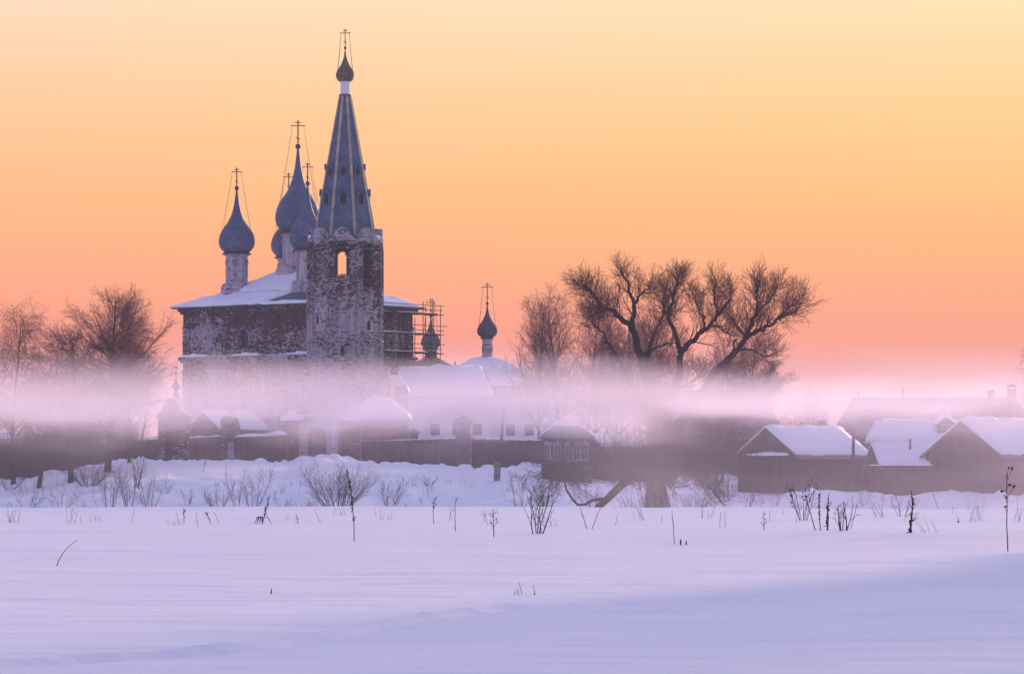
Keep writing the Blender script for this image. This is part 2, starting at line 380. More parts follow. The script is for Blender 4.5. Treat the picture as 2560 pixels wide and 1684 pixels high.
# ------------------------------------------------------------------ onion domes and crosses
ONION = [(0.60, 0.0), (0.74, 0.025), (0.86, 0.06), (0.95, 0.105), (1.0, 0.165), (0.985, 0.22), (0.93, 0.28), (0.83, 0.34), (0.69, 0.40), (0.54, 0.455), (0.42, 0.51), (0.325, 0.57), (0.25, 0.63), (0.185, 0.70), (0.135, 0.77), (0.095, 0.85), (0.06, 0.93), (0.042, 1.0)]
def onion(root, c, z, Rm, Hh, m, stars=True, k=28, chains=True, cross_h=2.3, dome_name='onion_dome', bar_rot=0.0, scales=False):
    mb = MB()
    prof = [(r * Rm, z + h * Hh) for r, h in ONION]
    if scales:
        fine = []
        for (r0, z0), (r1, z1) in zip(prof[:12], prof[1:13]):
            fine += [(r0 + 0.05, z0), (r1 * .6 + r0 * .4 + 0.01, z1 - (z1 - z0) * .3)]
        prof = fine + prof[13:]
    mb.lathe(prof, (c[0], c[1], 0), k)
    if stars:
        mb.mi = 1
        rs = random.Random(int(c[0] * 100 + c[1] * 10 + 7))
        for row, h in enumerate((0.10, 0.20, 0.31, 0.42, 0.53)):
            i = np.interp(h, [p[1] for p in ONION], [p[0] for p in ONION]) * Rm
            nst = max(5, int(11 * i / Rm))
            for q in range(nst):
                a = 2 * math.pi * (q + 0.5 * (row % 2)) / nst
                h2 = h + 0.02; i2 = np.interp(h2, [p[1] for p in ONION], [p[0] for p in ONION]) * Rm
                e = Vector((math.cos(a), math.sin(a), 0)); t = Vector((-math.sin(a), math.cos(a), 0))
                up = (Vector((0, 0, 0.02 * Hh)) + e * (i2 - i)).normalized(); nr = t.cross(up).normalized()
                if nr.dot(e) < 0: nr = -nr
                pc = Vector((c[0], c[1], z + h * Hh)) + e * i
                s = 0.055 * Rm + 0.03
                pts = []
                for w in range(8):
                    rr = s if w % 2 == 0 else s * 0.42
                    pts.append(pc + (up * math.cos(w * math.pi / 4) + t * math.sin(w * math.pi / 4)) * rr + nr * 0.02)
                mb.add(pts + [pc + nr * 0.06], [(w, (w + 1) % 8, 8) for w in range(8)])
    o = mb.build(dome_name, [M[m], M['gold']], root, smooth=not scales)
    # cross with ball and chains
    zt = z + Hh
    cb = MB()
    rb = 0.10 * Rm + 0.06
    cb.lathe([(0.02, zt - rb), (rb * 0.75, zt - rb * 0.7), (rb, zt), (rb * 0.75, zt + rb * 0.7), (0.05, zt + rb)], (c[0], c[1], 0), 12)
    w = 0.05 + cross_h * 0.014
    cr, sr = math.cos(bar_rot), math.sin(bar_rot)
    X = lambda u, zz: (c[0] + u * cr, c[1] + u * sr, zz)
    cb.bar(X(0, zt), X(0, zt + cross_h), w * 1.15, up=(0, 1, 0))
    cb.bar(X(-0.245 * cross_h, zt + 0.80 * cross_h), X(0.245 * cross_h, zt + 0.80 * cross_h), w)
    cb.bar(X(-0.085 * cross_h, zt + 0.92 * cross_h), X(0.085 * cross_h, zt + 0.92 * cross_h), w * .9)
    cb.bar(X(-0.09 * cross_h, zt + 0.36 * cross_h), X(0.09 * cross_h, zt + 0.27 * cross_h), w * .9)
    for u, zz in ((0.25, 0.80), (-0.25, 0.80), (0, 1.0), (0.09, 0.92), (-0.09, 0.92)):
        p = X(u * cross_h, zt + zz * cross_h); cb.lathe([(0.0, -w), (w * .9, 0), (0.0, w)], p, 6, cap=False)
    cr_o = cb.build('cross', M['iron'], o)
    if chains:
        ch = MB()
        for s in (-1, 1):
            for k2, (fy, hz) in enumerate(((0.55, 0.22), (-0.55, 0.24))):
                a = X(s * 0.22 * cross_h, zt + 0.79 * cross_h)
                an = (0 if s > 0 else math.pi) + bar_rot + fy * s
                b = (c[0] + Rm * 1.0 * math.cos(an), c[1] + Rm * 1.0 * math.sin(an), z + hz * Hh)
                pts = []
                for i in range(9):
                    t = i / 8; p = Vector(a).lerp(Vector(b), t); p.z -= 0.35 * 4 * t * (1 - t) * 0.6; pts.append(p)
                ch.tube(pts, 0.018, 4)
        ch.build('chain', M['iron'], cr_o)
    return o
def drum(root, c, z0, z1, r, m, kok=True, skirt=True, k=24, name='drum'):
    mb = MB()
    mb.lathe([(r * 1.06, z0), (r * 1.06, z0 + .15), (r, z0 + .2), (r, z1 - .75), (r * 1.05, z1 - .7), (r * 1.05, z1 - .55), (r, z1 - .5), (r, z1 - .25), (r * 1.12, z1 - .2), (r * 1.12, z1)], (c[0], c[1], 0), k)
    hh = z1 - z0
    for q in range(8):          # blind arcade of half columns and arches
        a = 2 * math.pi * (q + .5) / 8
        e = Vector((math.cos(a), math.sin(a), 0))
        p = Vector((c[0], c[1], 0)) + e * (r * 1.01)
        mb.tube([p + Vector((0, 0, z0 + hh * .33)), p + Vector((0, 0, z1 - 1.1))], 0.10, 6)
        a2 = 2 * math.pi * q / 8; e2 = Vector((math.cos(a2), math.sin(a2), 0)); t2 = Vector((-math.sin(a2), math.cos(a2), 0))
        arc = [Vector((c[0], c[1], z1 - 1.1)) + e2 * (r * 1.01) + t2 * (r * .36 * math.cos(w)) + Vector((0, 0, r * .3 * math.sin(w))) for w in np.linspace(0, math.pi, 7)]
        mb.tube(arc, 0.08, 5)
    if kok:
        for q in range(6):
            a = 2 * math.pi * q / 6 + .3
            e = Vector((math.cos(a), math.sin(a), 0)); t = Vector((-math.sin(a), math.cos(a), 0))
            w = r * 0.72; hk = hh * .30
            poly = [(-w, 0)] + [(-w * math.cos(x), hk * .45 + hk * .55 * math.sin(x)) for x in np.linspace(0, math.pi, 9)] + [(w, 0)]
            mb.prism(poly, r * .5, r * 1.30, O=(c[0], c[1], z0 - .05), U=t, N=e)
            inn = [(u * .74, zz * .78) for u, zz in poly]
            mb.prism(inn, r * 1.30, r * 1.35, O=(c[0], c[1], z0 - .05), U=t, N=e)
    o = mb.build(name, M[m], root)
    if skirt:
        s = MB()
        s.lathe([(r * 1.0, z1 + .28), (r * 1.36, z1 - .02), (r * 1.38, z1 + .04), (r * 1.0, z1 + .40)], (c[0], c[1], 0), k)
        s.build('dome_skirt', M['iron'], o)
    return o

# ------------------------------------------------------------------ the five-domed brick church
def build_church():
    Y0 = 408.0; root = empty('brick_church', (PX(745, Y0), Y0, 3.0), R(-38), 'large derelict brick church with five blue onion domes behind the bell tower', 'church')
    l, w = 10.15, 8.12; ze = 17.3
    sides = [((0, -w, 0), (1, 0, 0), (0, -1, 0), l), ((l, 0, 0), (0, 1, 0), (1, 0, 0), w), ((0, w, 0), (-1, 0, 0), (0, 1, 0), l), ((-l, 0, 0), (0, -1, 0), (-1, 0, 0), w)]
    mb = MB(); wins = []
    for si, (O, U, Nn, hl) in enumerate(sides):
        bays = [-.66, -.08, .52] if hl == l else [-.62, 0, .62]
        edges = [-hl, (bays[0] + bays[1]) / 2 * hl, (bays[1] + bays[2]) / 2 * hl, hl]
        for k in range(3):
            c = bays[k] * hl
            mb.panel(O, U, Nn, edges[k], edges[k + 1], -1, 9.2, (c, 0.52, 5.2, 7.9, 0.0), 0.5); wins.append((O, U, Nn, c))
            if k == 1: mb.panel(O, U, Nn, edges[k], edges[k + 1], 9.2, 17.25, (c, 0.62, 12.55, 14.3, 0.5), 0.45)
            else: mb.panel(O, U, Nn, edges[k], edges[k + 1], 9.2, 17.25)
        Ov, Uv, Nv = Vector(O), Vector(U), Vector(Nn)
        def strip(z0, z1, d, e=0.0): mb.prism([(-hl - e, z0), (hl + e, z0), (hl + e, z1), (-hl - e, z1)], -.05, d, O, U, Nn)
        strip(11.35, 11.7, .42, .42); strip(11.05, 11.35, .24, .24); strip(10.0, 10.2, .16, .16); strip(14.95, 15.12, .12, .12); strip(16.85, 17.25, .45, .45); strip(16.55, 16.85, .25, .25)
        nd = int(hl * 2 / .42)
        for k in range(nd):                                     # dentil course
            u = -hl + (k + .5) * 2 * hl / nd
            mb.prism([(u - .09, 10.25), (u + .09, 10.25), (u + .09, 10.95), (u - .09, 10.95)], -.02, .15, O, U, Nn)
            if k % 2 == 0: mb.prism([(u - .1, 16.2), (u + .1, 16.2), (u + .1, 16.5), (u - .1, 16.5)], -.02, .13, O, U, Nn)
        for u in [-hl + .55] + [edges[1], edges[2]] + [hl - .55]:  # pilasters
            wd = .5 if abs(u) > hl - 1 else .22
            mb.prism([(u - wd, 0), (u + wd, 0), (u + wd, 9.95), (u - wd, 9.95)], -.02, .17, O, U, Nn)
            mb.prism([(u - wd, 11.75), (u + wd, 11.75), (u + wd, 14.9), (u - wd, 14.9)], -.02, .15, O, U, Nn)
        for k in range(3):                                      # blind arches under the eaves
            c = bays[k] * hl
            for r0, r1, d in ((1.75, 1.42, .2), (1.25, 1.05, .13)):
                n = 14
                for i in range(n):
                    a0, a1 = math.pi * i / n, math.pi * (i + 1) / n
                    mb.prism([(c - r0 * math.cos(a0), 15.14 + r0 * math.sin(a0) * .82), (c - r1 * math.cos(a0), 15.14 + r1 * math.sin(a0) * .82), (c - r1 * math.cos(a1), 15.14 + r1 * math.sin(a1) * .82), (c - r0 * math.cos(a1), 15.14 + r0 * math.sin(a1) * .82)], -.02, d, O, U, Nn)
            # hoods over the tall windows
            for s in (-1, 1):
                mb.tube([Ov + Uv * (c + s * .95) + Nv * .1 + Vector((0, 0, 8.15)), Ov + Uv * (c + s * .75) + Nv * .15 + Vector((0, 0, 8.75)), Ov + Uv * (c + s * .28) + Nv * .15 + Vector((0, 0, 9.05)), Ov + Uv * c + Nv * .15 + Vector((0, 0, 9.75))], .13, 6)
                mb.prism([(c + s * .72 - .12, 4.8), (c + s * .72 + .12, 4.8), (c + s * .72 + .12, 8.1), (c + s * .72 - .12, 8.1)], -.02, .16, O, U, Nn)
            mb.prism([(c - .95, 8.0), (c + .95, 8.0), (c + .95, 8.2), (c - .95, 8.2)], -.02, .24, O, U, Nn)
        c = bays[1] * hl                                         # octagonal surround of the upper window
        oc = [(c + .95 * math.cos(R(22.5 + 45 * i)), 13.45 + 1.35 * math.sin(R(22.5 + 45 * i))) for i in range(8)]
        for (ua, za), (ub, zb) in zip(oc, oc[1:] + oc[:1]):
            mb.bar(Ov + Uv * ua + Nv * .06 + Vector((0, 0, za)), Ov + Uv * ub + Nv * .06 + Vector((0, 0, zb)), .2, .2, up=Nn)
    wall = mb.build('wall', M['church'], root)
    for si, (O, U, Nn, hl) in enumerate(sides):
        c = ([-.08] if hl == l else [0])[0] * hl
        Ov, Uv, Nv = Vector(O), Vector(U), Vector(Nn)
        g = MB(); g.prism([(c - .7, 12.4), (c + .7, 12.4), (c + .7, 15), (c - .7, 15)], -.46, -.42, O, U, Nn); wp = g.build('window', M['glass'], wall)
        lt = MB()
        for k in range(-5, 7):
            for s in (-1, 1):
                a = Ov + Uv * (c - .62) + Nv * -.3 + Vector((0, 0, 13.5 + k * .42)); b = a + Uv * 1.24 + Vector((0, 0, s * .8))
                if 12.5 < a.z < 14.7 and 12.5 < b.z < 14.7: lt.bar(a, b, .045)
        lt.build('lattice', M['iron'], wp)
        if si == 0:
            for (O2, U2, N2, c2) in wins[:3]:
                g = MB(); g.prism([(c2 - .6, 5.1), (c2 + .6, 5.1), (c2 + .6, 8.0), (c2 - .6, 8.0)], -.52, -.47, O2, U2, N2)
                for k in range(3): g.prism([(c2 - .5 + k * .4, 5.2), (c2 - .44 + k * .4, 5.2), (c2 - .44 + k * .4, 7.9), (c2 - .5 + k * .4, 7.9)], -.3, -.26, O2, U2, N2)
                g.build('window', M['glass'], wall)
    sm = MB()                                                   # snow lying on the ledge
    for i in range(44):
        u = -l - .3 + i * (2 * l + .6) / 44; t = .05 + .22 * max(0, math.sin(i * .37) + .35 * math.sin(i * 1.9) + .3)
        sm.prism([(0, 0)] and [(u, 11.705), (u + .48, 11.705), (u + .44, 11.705 + t), (u + .05, 11.705 + t * .9)], .02, .40, *sides[0][:3])
    sm.build('ledge_snow', M['roof_snow'], wall)
    # pyramidal roof
    e = 1.05; zr = 21.3; rm = MB(); rs = MB()
    E = [(-l - e, -w - e, ze), (l + e, -w - e, ze), (l + e, w + e, ze), (-l - e, w + e, ze)]
    rx, ry = 1.9, 1.2
    T = [(-rx, -ry, zr), (rx, -ry, zr), (rx, ry, zr), (-rx, ry, zr)]
    mid = [tuple((a * .55 + b * .45) if k < 2 else (a * .55 + b * .45) - .35 for k, (a, b) in enumerate(zip(p, q))) for p, q in zip(E, T)]
    for i in range(4):
        j = (i + 1) % 4
        rm.quad(E[i], E[j], mid[j], mid[i]); rm.quad(mid[i], mid[j], T[j], T[i])
        rm.quad(E[j], E[i], (E[i][0] * .985, E[i][1] * .985, ze - .14), (E[j][0] * .985, E[j][1] * .985, ze - .14))
    rm.quad(*T)
    rm.quad(*[(p[0] * .985, p[1] * .985, ze - .14) for p in reversed(E)])
    roof = rm.build('roof', M['green'], root)
    L_ = lambda p, q, t: tuple(a * (1 - t) + b * t for a, b in zip(p, q))
    for i in range(4):
        j = (i + 1) % 4
        if i == 0:  # the front slope has lost its snow near the tower
            b0 = L_(E[i], E[j], .60); m0 = L_(mid[i], mid[j], .80)
            snow_sheet(rs, L_(E[i], mid[i], .03), L_(b0, m0, .06), m0, mid[i], .30, 30, 8, 3)
            b1 = L_(E[i], E[j], .62)
            snow_sheet(rs, b1, L_(E[i], E[j], .985), L_(L_(E[i], E[j], .985), mid[j], .16), L_(b1, mid[i], .16), .16, 24, 3, 5)
            snow_sheet(rs, mid[i], L_(mid[i], mid[j], .8), L_(T[i], T[j], .9), T[i], .32, 18, 6, 4)
        else:
            snow_sheet(rs, L_(E[i], mid[i], .05), L_(E[j], mid[j], .05), mid[j], mid[i], .30, 26, 8, 6 + i)
            snow_sheet(rs, mid[i], mid[j], T[j], T[i], .32, 12, 6, 16 + i)
    rs.build('roof_snow', M['roof_snow'], roof, smooth=True)
    a, b = 5.33, 4.43; br = R(38)
    for cx, cy in ((-a, -b), (a, -b), (-a, b), (a, b)):
        d = drum(root, (cx, cy), 18.7, 23.35, 1.22, 'drum')
        onion(d, (cx, cy), 23.5, 2.06, 7.35, 'blue', bar_rot=br)
    d = drum(root, (0, 0), 20.6, 25.7, 1.72, 'drum')
    onion(d, (0, 0), 25.78, 2.60, 9.8, 'blue', cross_h=2.95, bar_rot=br)
    return root
church = build_church()

# ------------------------------------------------------------------ scaffolding on the church's right side
def build_scaffold():
    Y0 = 408.0; root = empty('scaffolding', (PX(745, Y0), Y0, 3.0), R(-38), 'metal scaffolding with snowy plank decks against the right side of the brick church', 'scaffolding')
    ps = MB(); l = 10.15; vs = [-5.5, -2.9, -0.2, 2.4, 5.0, 7.6, 9.4, 10.6]
    r2 = random.Random(3)
    for du in (.75, 1.95):
        for v in vs:
            if v < 8: ps.tube([(l + du, v, -.5), (l + du, v, 16.6 + r2.uniform(-.5, .5) + (1.4 if v > 6.5 and du > 1 else 0))], .05, 6)
            else: ps.tube([(l + du, v, -.5), (l + du + .1, v, 18.3 + r2.uniform(-1.0, .4))], .05, 6)
    ps.tube([(l + 2.3, 13.0, -.5), (l + 2.3, 13.0, 11.2)], .05, 6); ps.tube([(l + 1.4, 14.0, -.5), (l + 1.4, 14.0, 11.4)], .05, 6)
    ps.build('pole', M['iron'], root)
    for i, (z, v1) in enumerate(((9.7, 14.6), (12.2, 10.9), (14.3, 11.2), (16.6, 10.8))):
        dk = MB(); dk.box(l + .62, l + 2.05, -6.2, v1 - .6, z, z + .07); dk.box(l + 1.9, l + 1.98, -6.0, v1 + .6, z + .95, z + 1.02); dk.box(l + 1.9, l + 1.98, -6.0, v1 + .2, z + .42, z + .49)
        for v in vs: dk.box(l + .7, l + 2.5, v - .04, v + .04, z - .12, z - .02)
        d = dk.build('deck', M['wood'], root)
        sn = MB(); snow_sheet(sn, (l + 2.04, -6.1, z + .07), (l + 2.04, v1 - 2.6, z + .07), (l + .64, v1 - 2.6, z + .07), (l + .64, -6.1, z + .07), .10, 24, 3, 40 + i, .02)
        sn.build('deck_snow', M['roof_snow'], d, smooth=True)
    br = MB()
    br.tube([(l + 2.0, 5.0, 6.5), (l + 2.0, 9.4, 9.7)], .04, 5); br.tube([(l + 1.95, 9.4, 7), (l + 1.95, 13.5, 10.2)], .04, 5); br.tube([(l + 1.9, 14.2, 7.2), (l + 1.9, 10, 10.2)], .04, 5)
    br.build('brace', M['iron'], root)
build_scaffold()

# ------------------------------------------------------------------ the bell tower
def build_tower():
    Y0 = 375.0; root = empty('bell_tower', (PX(863, Y0), Y0, 2.9), R(-2), 'tall octagonal bell tower of peeling whitewashed brick with a blue ribbed tent roof', 'bell tower')
    a = 3.75; fw = a * math.tan(R(22.5))
    F8 = [(R(-90 + 45 * k)) for k in range(8)]
    mb = MB()
    # square base with its archway on the left of the front
    bx0, bx1, by = -4.95, 5.1, 5.1
    mb.panel((0, -by, 0), (1, 0, 0), (0, -1, 0), bx0, bx1, -1, 8.4, (-2.46, .92, -1, 2.5, .92), 2.2)
    mb.panel((bx1, 0, 0), (0, 1, 0), (1, 0, 0), -by, by, -1, 8.4); mb.panel((0, by, 0), (-1, 0, 0), (0, 1, 0), -bx1, -bx0, -1, 8.4); mb.panel((bx0, 0, 0), (0, -1, 0), (-1, 0, 0), -by, by, -1, 8.4)
    mb.quad((bx0, -by, 8.4), (bx1, -by, 8.4), (bx1, by, 8.4), (bx0, by, 8.4))
    gw = MB()
    # lower front of the gateway stands a little proud and carries a snowy ledge
    gw.panel((0, -by - .35, 0), (1, 0, 0), (0, -1, 0), bx0, -.28, -1, 4.35, (-2.46, 1.0, -1, 2.5, 1.0), .36)
    gw.box(bx0 - .002, bx0 + .03, -by - .349, -by, -1, 4.34); gw.box(bx0, -.28, -by - .40, -by - .002, 4.35, 4.5)
    gw.box(bx0 + .01, -3.7, -by - .40, -by - .33, 2.83, 2.93); gw.box(-1.2, -.3, -by - .40, -by - .33, 2.83, 2.93); gw.box(bx0 + .01, -3.68, -by - .41, -by - .33, 1.72, 1.82); gw.box(-1.22, -.3, -by - .41, -by - .33, 1.72, 1.82)
    for r0, r1, d in ((1.32, 1.02, .12), (1.42, 1.32, .2)):
        for i in range(16):
            a0, a1 = math.pi * i / 16, math.pi * (i + 1) / 16
            gw.prism([(-2.46 - r0 * math.cos(a0), 2.5 + r0 * math.sin(a0)), (-2.46 - r1 * math.cos(a0), 2.5 + r1 * math.sin(a0)), (-2.46 - r1 * math.cos(a1), 2.5 + r1 * math.sin(a1)), (-2.46 - r0 * math.cos(a1), 2.5 + r0 * math.sin(a1))], -.02, d, (0, -by - .35, 0), (1, 0, 0), (0, -1, 0))
    for s in (-1, 1): gw.box(-2.46 + s * 1.17 - .15, -2.46 + s * 1.17 + .15, -by - .47, -by - .34, -1, 2.5)
    # sloping shoulders up to the octagon, and a gable on each face
    for k in range(8):
        th = F8[k]; e = Vector((math.cos(th), math.sin(th), 0)); t = Vector((-math.sin(th), math.cos(th), 0))
        if k % 2 == 0: mb.prism([(-2.0, 8.41), (2.0, 8.41), (1.2, 9.0), (0, 9.9), (-1.2, 9.0)], 3.0, 4.6, (0, 0, 0), t, e)
    mb.lathe([(5.3 , 8.41), (4.1, 9.7)], (0, 0, 0), 8, R(22.5), cap=False)
    ra = a / math.cos(R(22.5))
    mb.lathe([(ra, 8.4), (ra, 12.25), (ra + .2, 12.3), (ra + .2, 12.5), (ra, 12.55), (ra, 17.2), (ra + .2, 17.25), (ra + .2, 17.42), (ra, 17.46)], (0, 0, 0), 8, R(22.5), cap=False)
    # belfry tier: an arch in each face, most of them bricked up or deep and dark
    for k in range(8):
        th = F8[k]; e = Vector((math.cos(th), math.sin(th), 0)); t = Vector((-math.sin(th), math.cos(th), 0))
        O = e * a
        opened = k in (0, 1, 4)
        c, hw, zb, zs = {0: (0, .78, 19.15, 21.75), 1: (.05, .80, 17.95, 21.7), 4: (.58, .47, 19.15, 21.5), 7: (0, .66, 18.6, 21.7)}.get(k, (0, .72, 17.9, 21.6))
        mb.panel(O, t, e, -fw, fw, 17.46, 22.62, (c, hw, zb, zs, hw), (.95 if opened else (.3 if k == 7 else .8)), back=not opened)
        if k != 4: mb.prism([(c - hw - .1, 21.86), (c + hw + .1, 21.86), (c + hw + .1, 22.02), (c - hw - .1, 22.02)], -.3, .04, O, t, e)
        mb.prism([(-fw, 22.06), (c - hw - .02, 22.06), (c - hw - .02, 22.18), (-fw, 22.18)], -.02, .07, O, t, e); mb.prism([(c + hw + .02, 22.06), (fw, 22.06), (fw, 22.18), (c + hw + .02, 22.18)], -.02, .07, O, t, e)
        # arched recess and ogee gable above
        mb.prism([(-fw - .02, 22.62)] + [(-fw * math.cos(x) * (1 - .10 * math.sin(x)), 22.66 + .95 * math.sin(x) ** 1.9 + (.50 * max(0, math.sin(x) - .72) / .28)) for x in np.linspace(0.0, math.pi, 17)][1:-1] + [(fw + .02, 22.62)], -.75, .10, O, t, e)
        for i in range(12):
            a0, a1 = math.pi * i / 12, math.pi * (i + 1) / 12; r0, r1 = 1.10, .84
            mb.prism([(-r0 * math.cos(a0), 21.85 + r0 * math.sin(a0)), (-r1 * math.cos(a0), 21.85 + r1 * math.sin(a0)), (-r1 * math.cos(a1), 21.85 + r1 * math.sin(a1)), (-r0 * math.cos(a1), 21.85 + r0 * math.sin(a1))], -.02, .16, O, t, e)
        # corner pilasters
        for s in (-1, 1):
            for z0, z1 in ((9.9, 12.2), (12.6, 17.15), (17.5, 21.9)):
                mb.prism([(s * fw - .17, z0), (s * fw + .17, z0), (s * fw + .17, z1), (s * fw - .17, z1)], -.1, .06, O, t, e)
    # inner faces of the belfry, its floor and ceiling
    ri = (a - .95) / math.cos(R(22.5)); fi = (a - .95) * math.tan(R(22.5))
    for k in range(8):
        th = F8[k]; e = Vector((math.cos(th), math.sin(th), 0)); t = Vector((-math.sin(th), math.cos(th), 0))
        if k in (0, 1, 4): mb.panel(e * (a - .95), -t, -e, -fi, fi, 17.4, 22.7, {0: (0, .78, 19.15, 21.75, .78), 1: (-.05, .80, 17.95, 21.7, .80), 4: (-.58, .47, 19.15, 21.5, .47)}[k], .01)
        else: mb.panel(e * (a - .95), -t, -e, -fi, fi, 17.4, 22.7)
    mb.lathe([(ri + .02, 17.3), (ri + .02, 17.4)], (0, 0, 0), 8, R(22.5)); mb.lathe([(ra - .3, 22.65), (ra - .3, 22.72)], (0, 0, 0), 8, R(22.5))
    # ragged bits of brick in the opening
    mb.box(.44, .80, -a + .01, -a + .5, 20.85, 21.0); mb.box(.56, .80, -a + .3, -a + .6, 21.0, 21.3); mb.box(-.8, -.5, -a + .1, -a + .5, 19.1, 19.35); mb.box(.64, .80, -a + .2, -a + .6, 19.9, 20.1); mb.box(-.2, .3, -a + .1, -a + .4, 19.1, 19.24)
    wall = mb.build('wall', M['tower'], root); gw.build('gateway', M['gatewall'], wall)
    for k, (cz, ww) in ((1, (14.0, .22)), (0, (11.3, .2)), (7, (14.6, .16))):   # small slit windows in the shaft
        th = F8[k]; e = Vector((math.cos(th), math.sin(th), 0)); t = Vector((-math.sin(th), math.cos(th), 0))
        g = MB(); g.prism([(-ww, cz - .5), (ww, cz - .5), (ww, cz + .15), (ww * .6, cz + .42), (0, cz + .55), (-ww * .6, cz + .42), (-ww, cz + .15)], -.05, .012, e * a, t, e); g.build('window', M['hole_shade'], wall)
    dr = MB(); dr.box(-3.5, -1.4, -3.3, -3.2, -1, 3.6); dr.box(-2.5, -2.42, -3.36, -3.3, -1, 3.4); dr.box(-3.5, -1.4, -3.36, -3.3, 2.35, 2.45)
    dr.build('door', M['door'], wall)
    ls = MB(); snow_sheet(ls, (bx0 - .05, -by - .42, 4.5), (-.25, -by - .42, 4.5), (-.25, -by - .02, 4.62), (bx0 - .05, -by - .02, 4.62), .16, 22, 2, 77, .02)
    ls.build('ledge_snow', M['roof_snow'], wall, smooth=True)
    # tent roof
    z0, z1, a0, a1 = 22.95, 38.05, 3.02, .52; c8 = 1 / math.cos(R(22.5))
    tm = MB(); tm.lathe([(a0 * c8 + .55, z0 - .1), (a0 * c8, z0 + .25), (a0 * c8 * .86 + a1 * c8 * .14 + .03, z0 + 2.3), (a1 * c8, z1)], (0, 0, 0), 8, R(22.5))
    tm.lathe([(a1 * c8 + .13, z1 - .12), (a1 * c8 + .13, z1), (.5, z1 + .1)], (0, 0, 0), 8, R(22.5))
    for k in range(8):                                      # little saddle roofs behind the gables
        th = F8[k]; e = Vector((math.cos(th), math.sin(th), 0)); t = Vector((-math.sin(th), math.cos(th), 0))
        q = lambda u, z, d: e * d + t * u + Vector((0, 0, z))
        for s in (-1, 1): tm.add([q(s * 1.5, 22.68, a + .12), q(0, 24.12, a + .14), q(0, 24.12, 2.5), q(s * .9, 22.68, 2.4)], [(0, 1, 2, 3)])
    tent = tm.build('tent_roof', M['blue'], root)
    for k in range(8):
        th = R(-67.5 + 45 * k); e = Vector((math.cos(th), math.sin(th), 0))
        r = MB(); w = random.Random(k)
        pts = [e * (a0 * c8 + .04) + Vector((0, 0, z0 + .25)), e * (a0 * c8 * .86 + a1 * c8 * .14 + .07) + Vector((0, 0, z0 + 2.3)), e * (a1 * c8 + .04) + Vector((0, 0, z1 - .1))]
        for p, q_ in zip(pts[:-1], pts[1:]): r.bar(p, q_, .27, .10, up=e)
        r.build('rib', M['rib'], tent)
    ta = lambda z: a0 + (a1 - a0) * (z - z0 - .2) / (z1 - z0 - .2)
    for zc, ww, hh in ((27.1, .52, 1.15), (30.0, .40, .85)):
        for k in range(8):
            th = F8[k]; e = Vector((math.cos(th), math.sin(th), 0)); t = Vector((-math.sin(th), math.cos(th), 0))
            d = MB(); fr = ta(zc - hh * .5) + .10
            d.prism([(-ww, zc - hh * .5), (ww, zc - hh * .5), (ww, zc + hh * .45), (0, zc + hh * .95), (-ww, zc + hh * .45)], ta(zc + hh) - .3, fr, (0, 0, 0), t, e)
            for s in (-1, 1): d.bar(e * (fr + .02) + t * s * (ww + .06) + Vector((0, 0, zc + hh * .40)), e * (fr + .02) + Vector((0, 0, zc + hh * 1.0)), .12, .2, up=e)
            dm = d.build('dormer', M['blue'], tent)
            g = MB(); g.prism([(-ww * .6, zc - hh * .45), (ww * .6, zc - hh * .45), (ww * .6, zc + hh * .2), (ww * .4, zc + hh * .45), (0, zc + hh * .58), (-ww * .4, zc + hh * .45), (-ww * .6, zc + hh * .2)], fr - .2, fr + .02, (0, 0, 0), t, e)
            g.build('window', M['hole_shade'], dm)
    for k in range(8):                                      # snow caught between the gables
        th = R(-67.5 + 45 * k); e = Vector((math.cos(th), math.sin(th), 0)); t = Vector((-math.sin(th), math.cos(th), 0))
        if k in (0, 7): continue
        gs = MB(); gs.prism([(-.75, 22.75), (.75, 22.75), (.45, 23.25), (0, 23.4), (-.5, 23.2)], 3.3, 3.9, (0, 0, 0), t, e); gs.build('gutter_snow', M['roof_snow'], tent)
    nk = MB(); nk.lathe([(.5, z1 + .05), (.48, 39.35), (.56, 39.4), (.56, 39.5)], (0, 0, 0), 16); neck = nk.build('neck', M['plaster'], tent)
    onion(neck, (0, 0), 39.45, .95, 3.5, 'scale', stars=False, k=18, cross_h=1.95, bar_rot=R(2), scales=True)
build_tower()

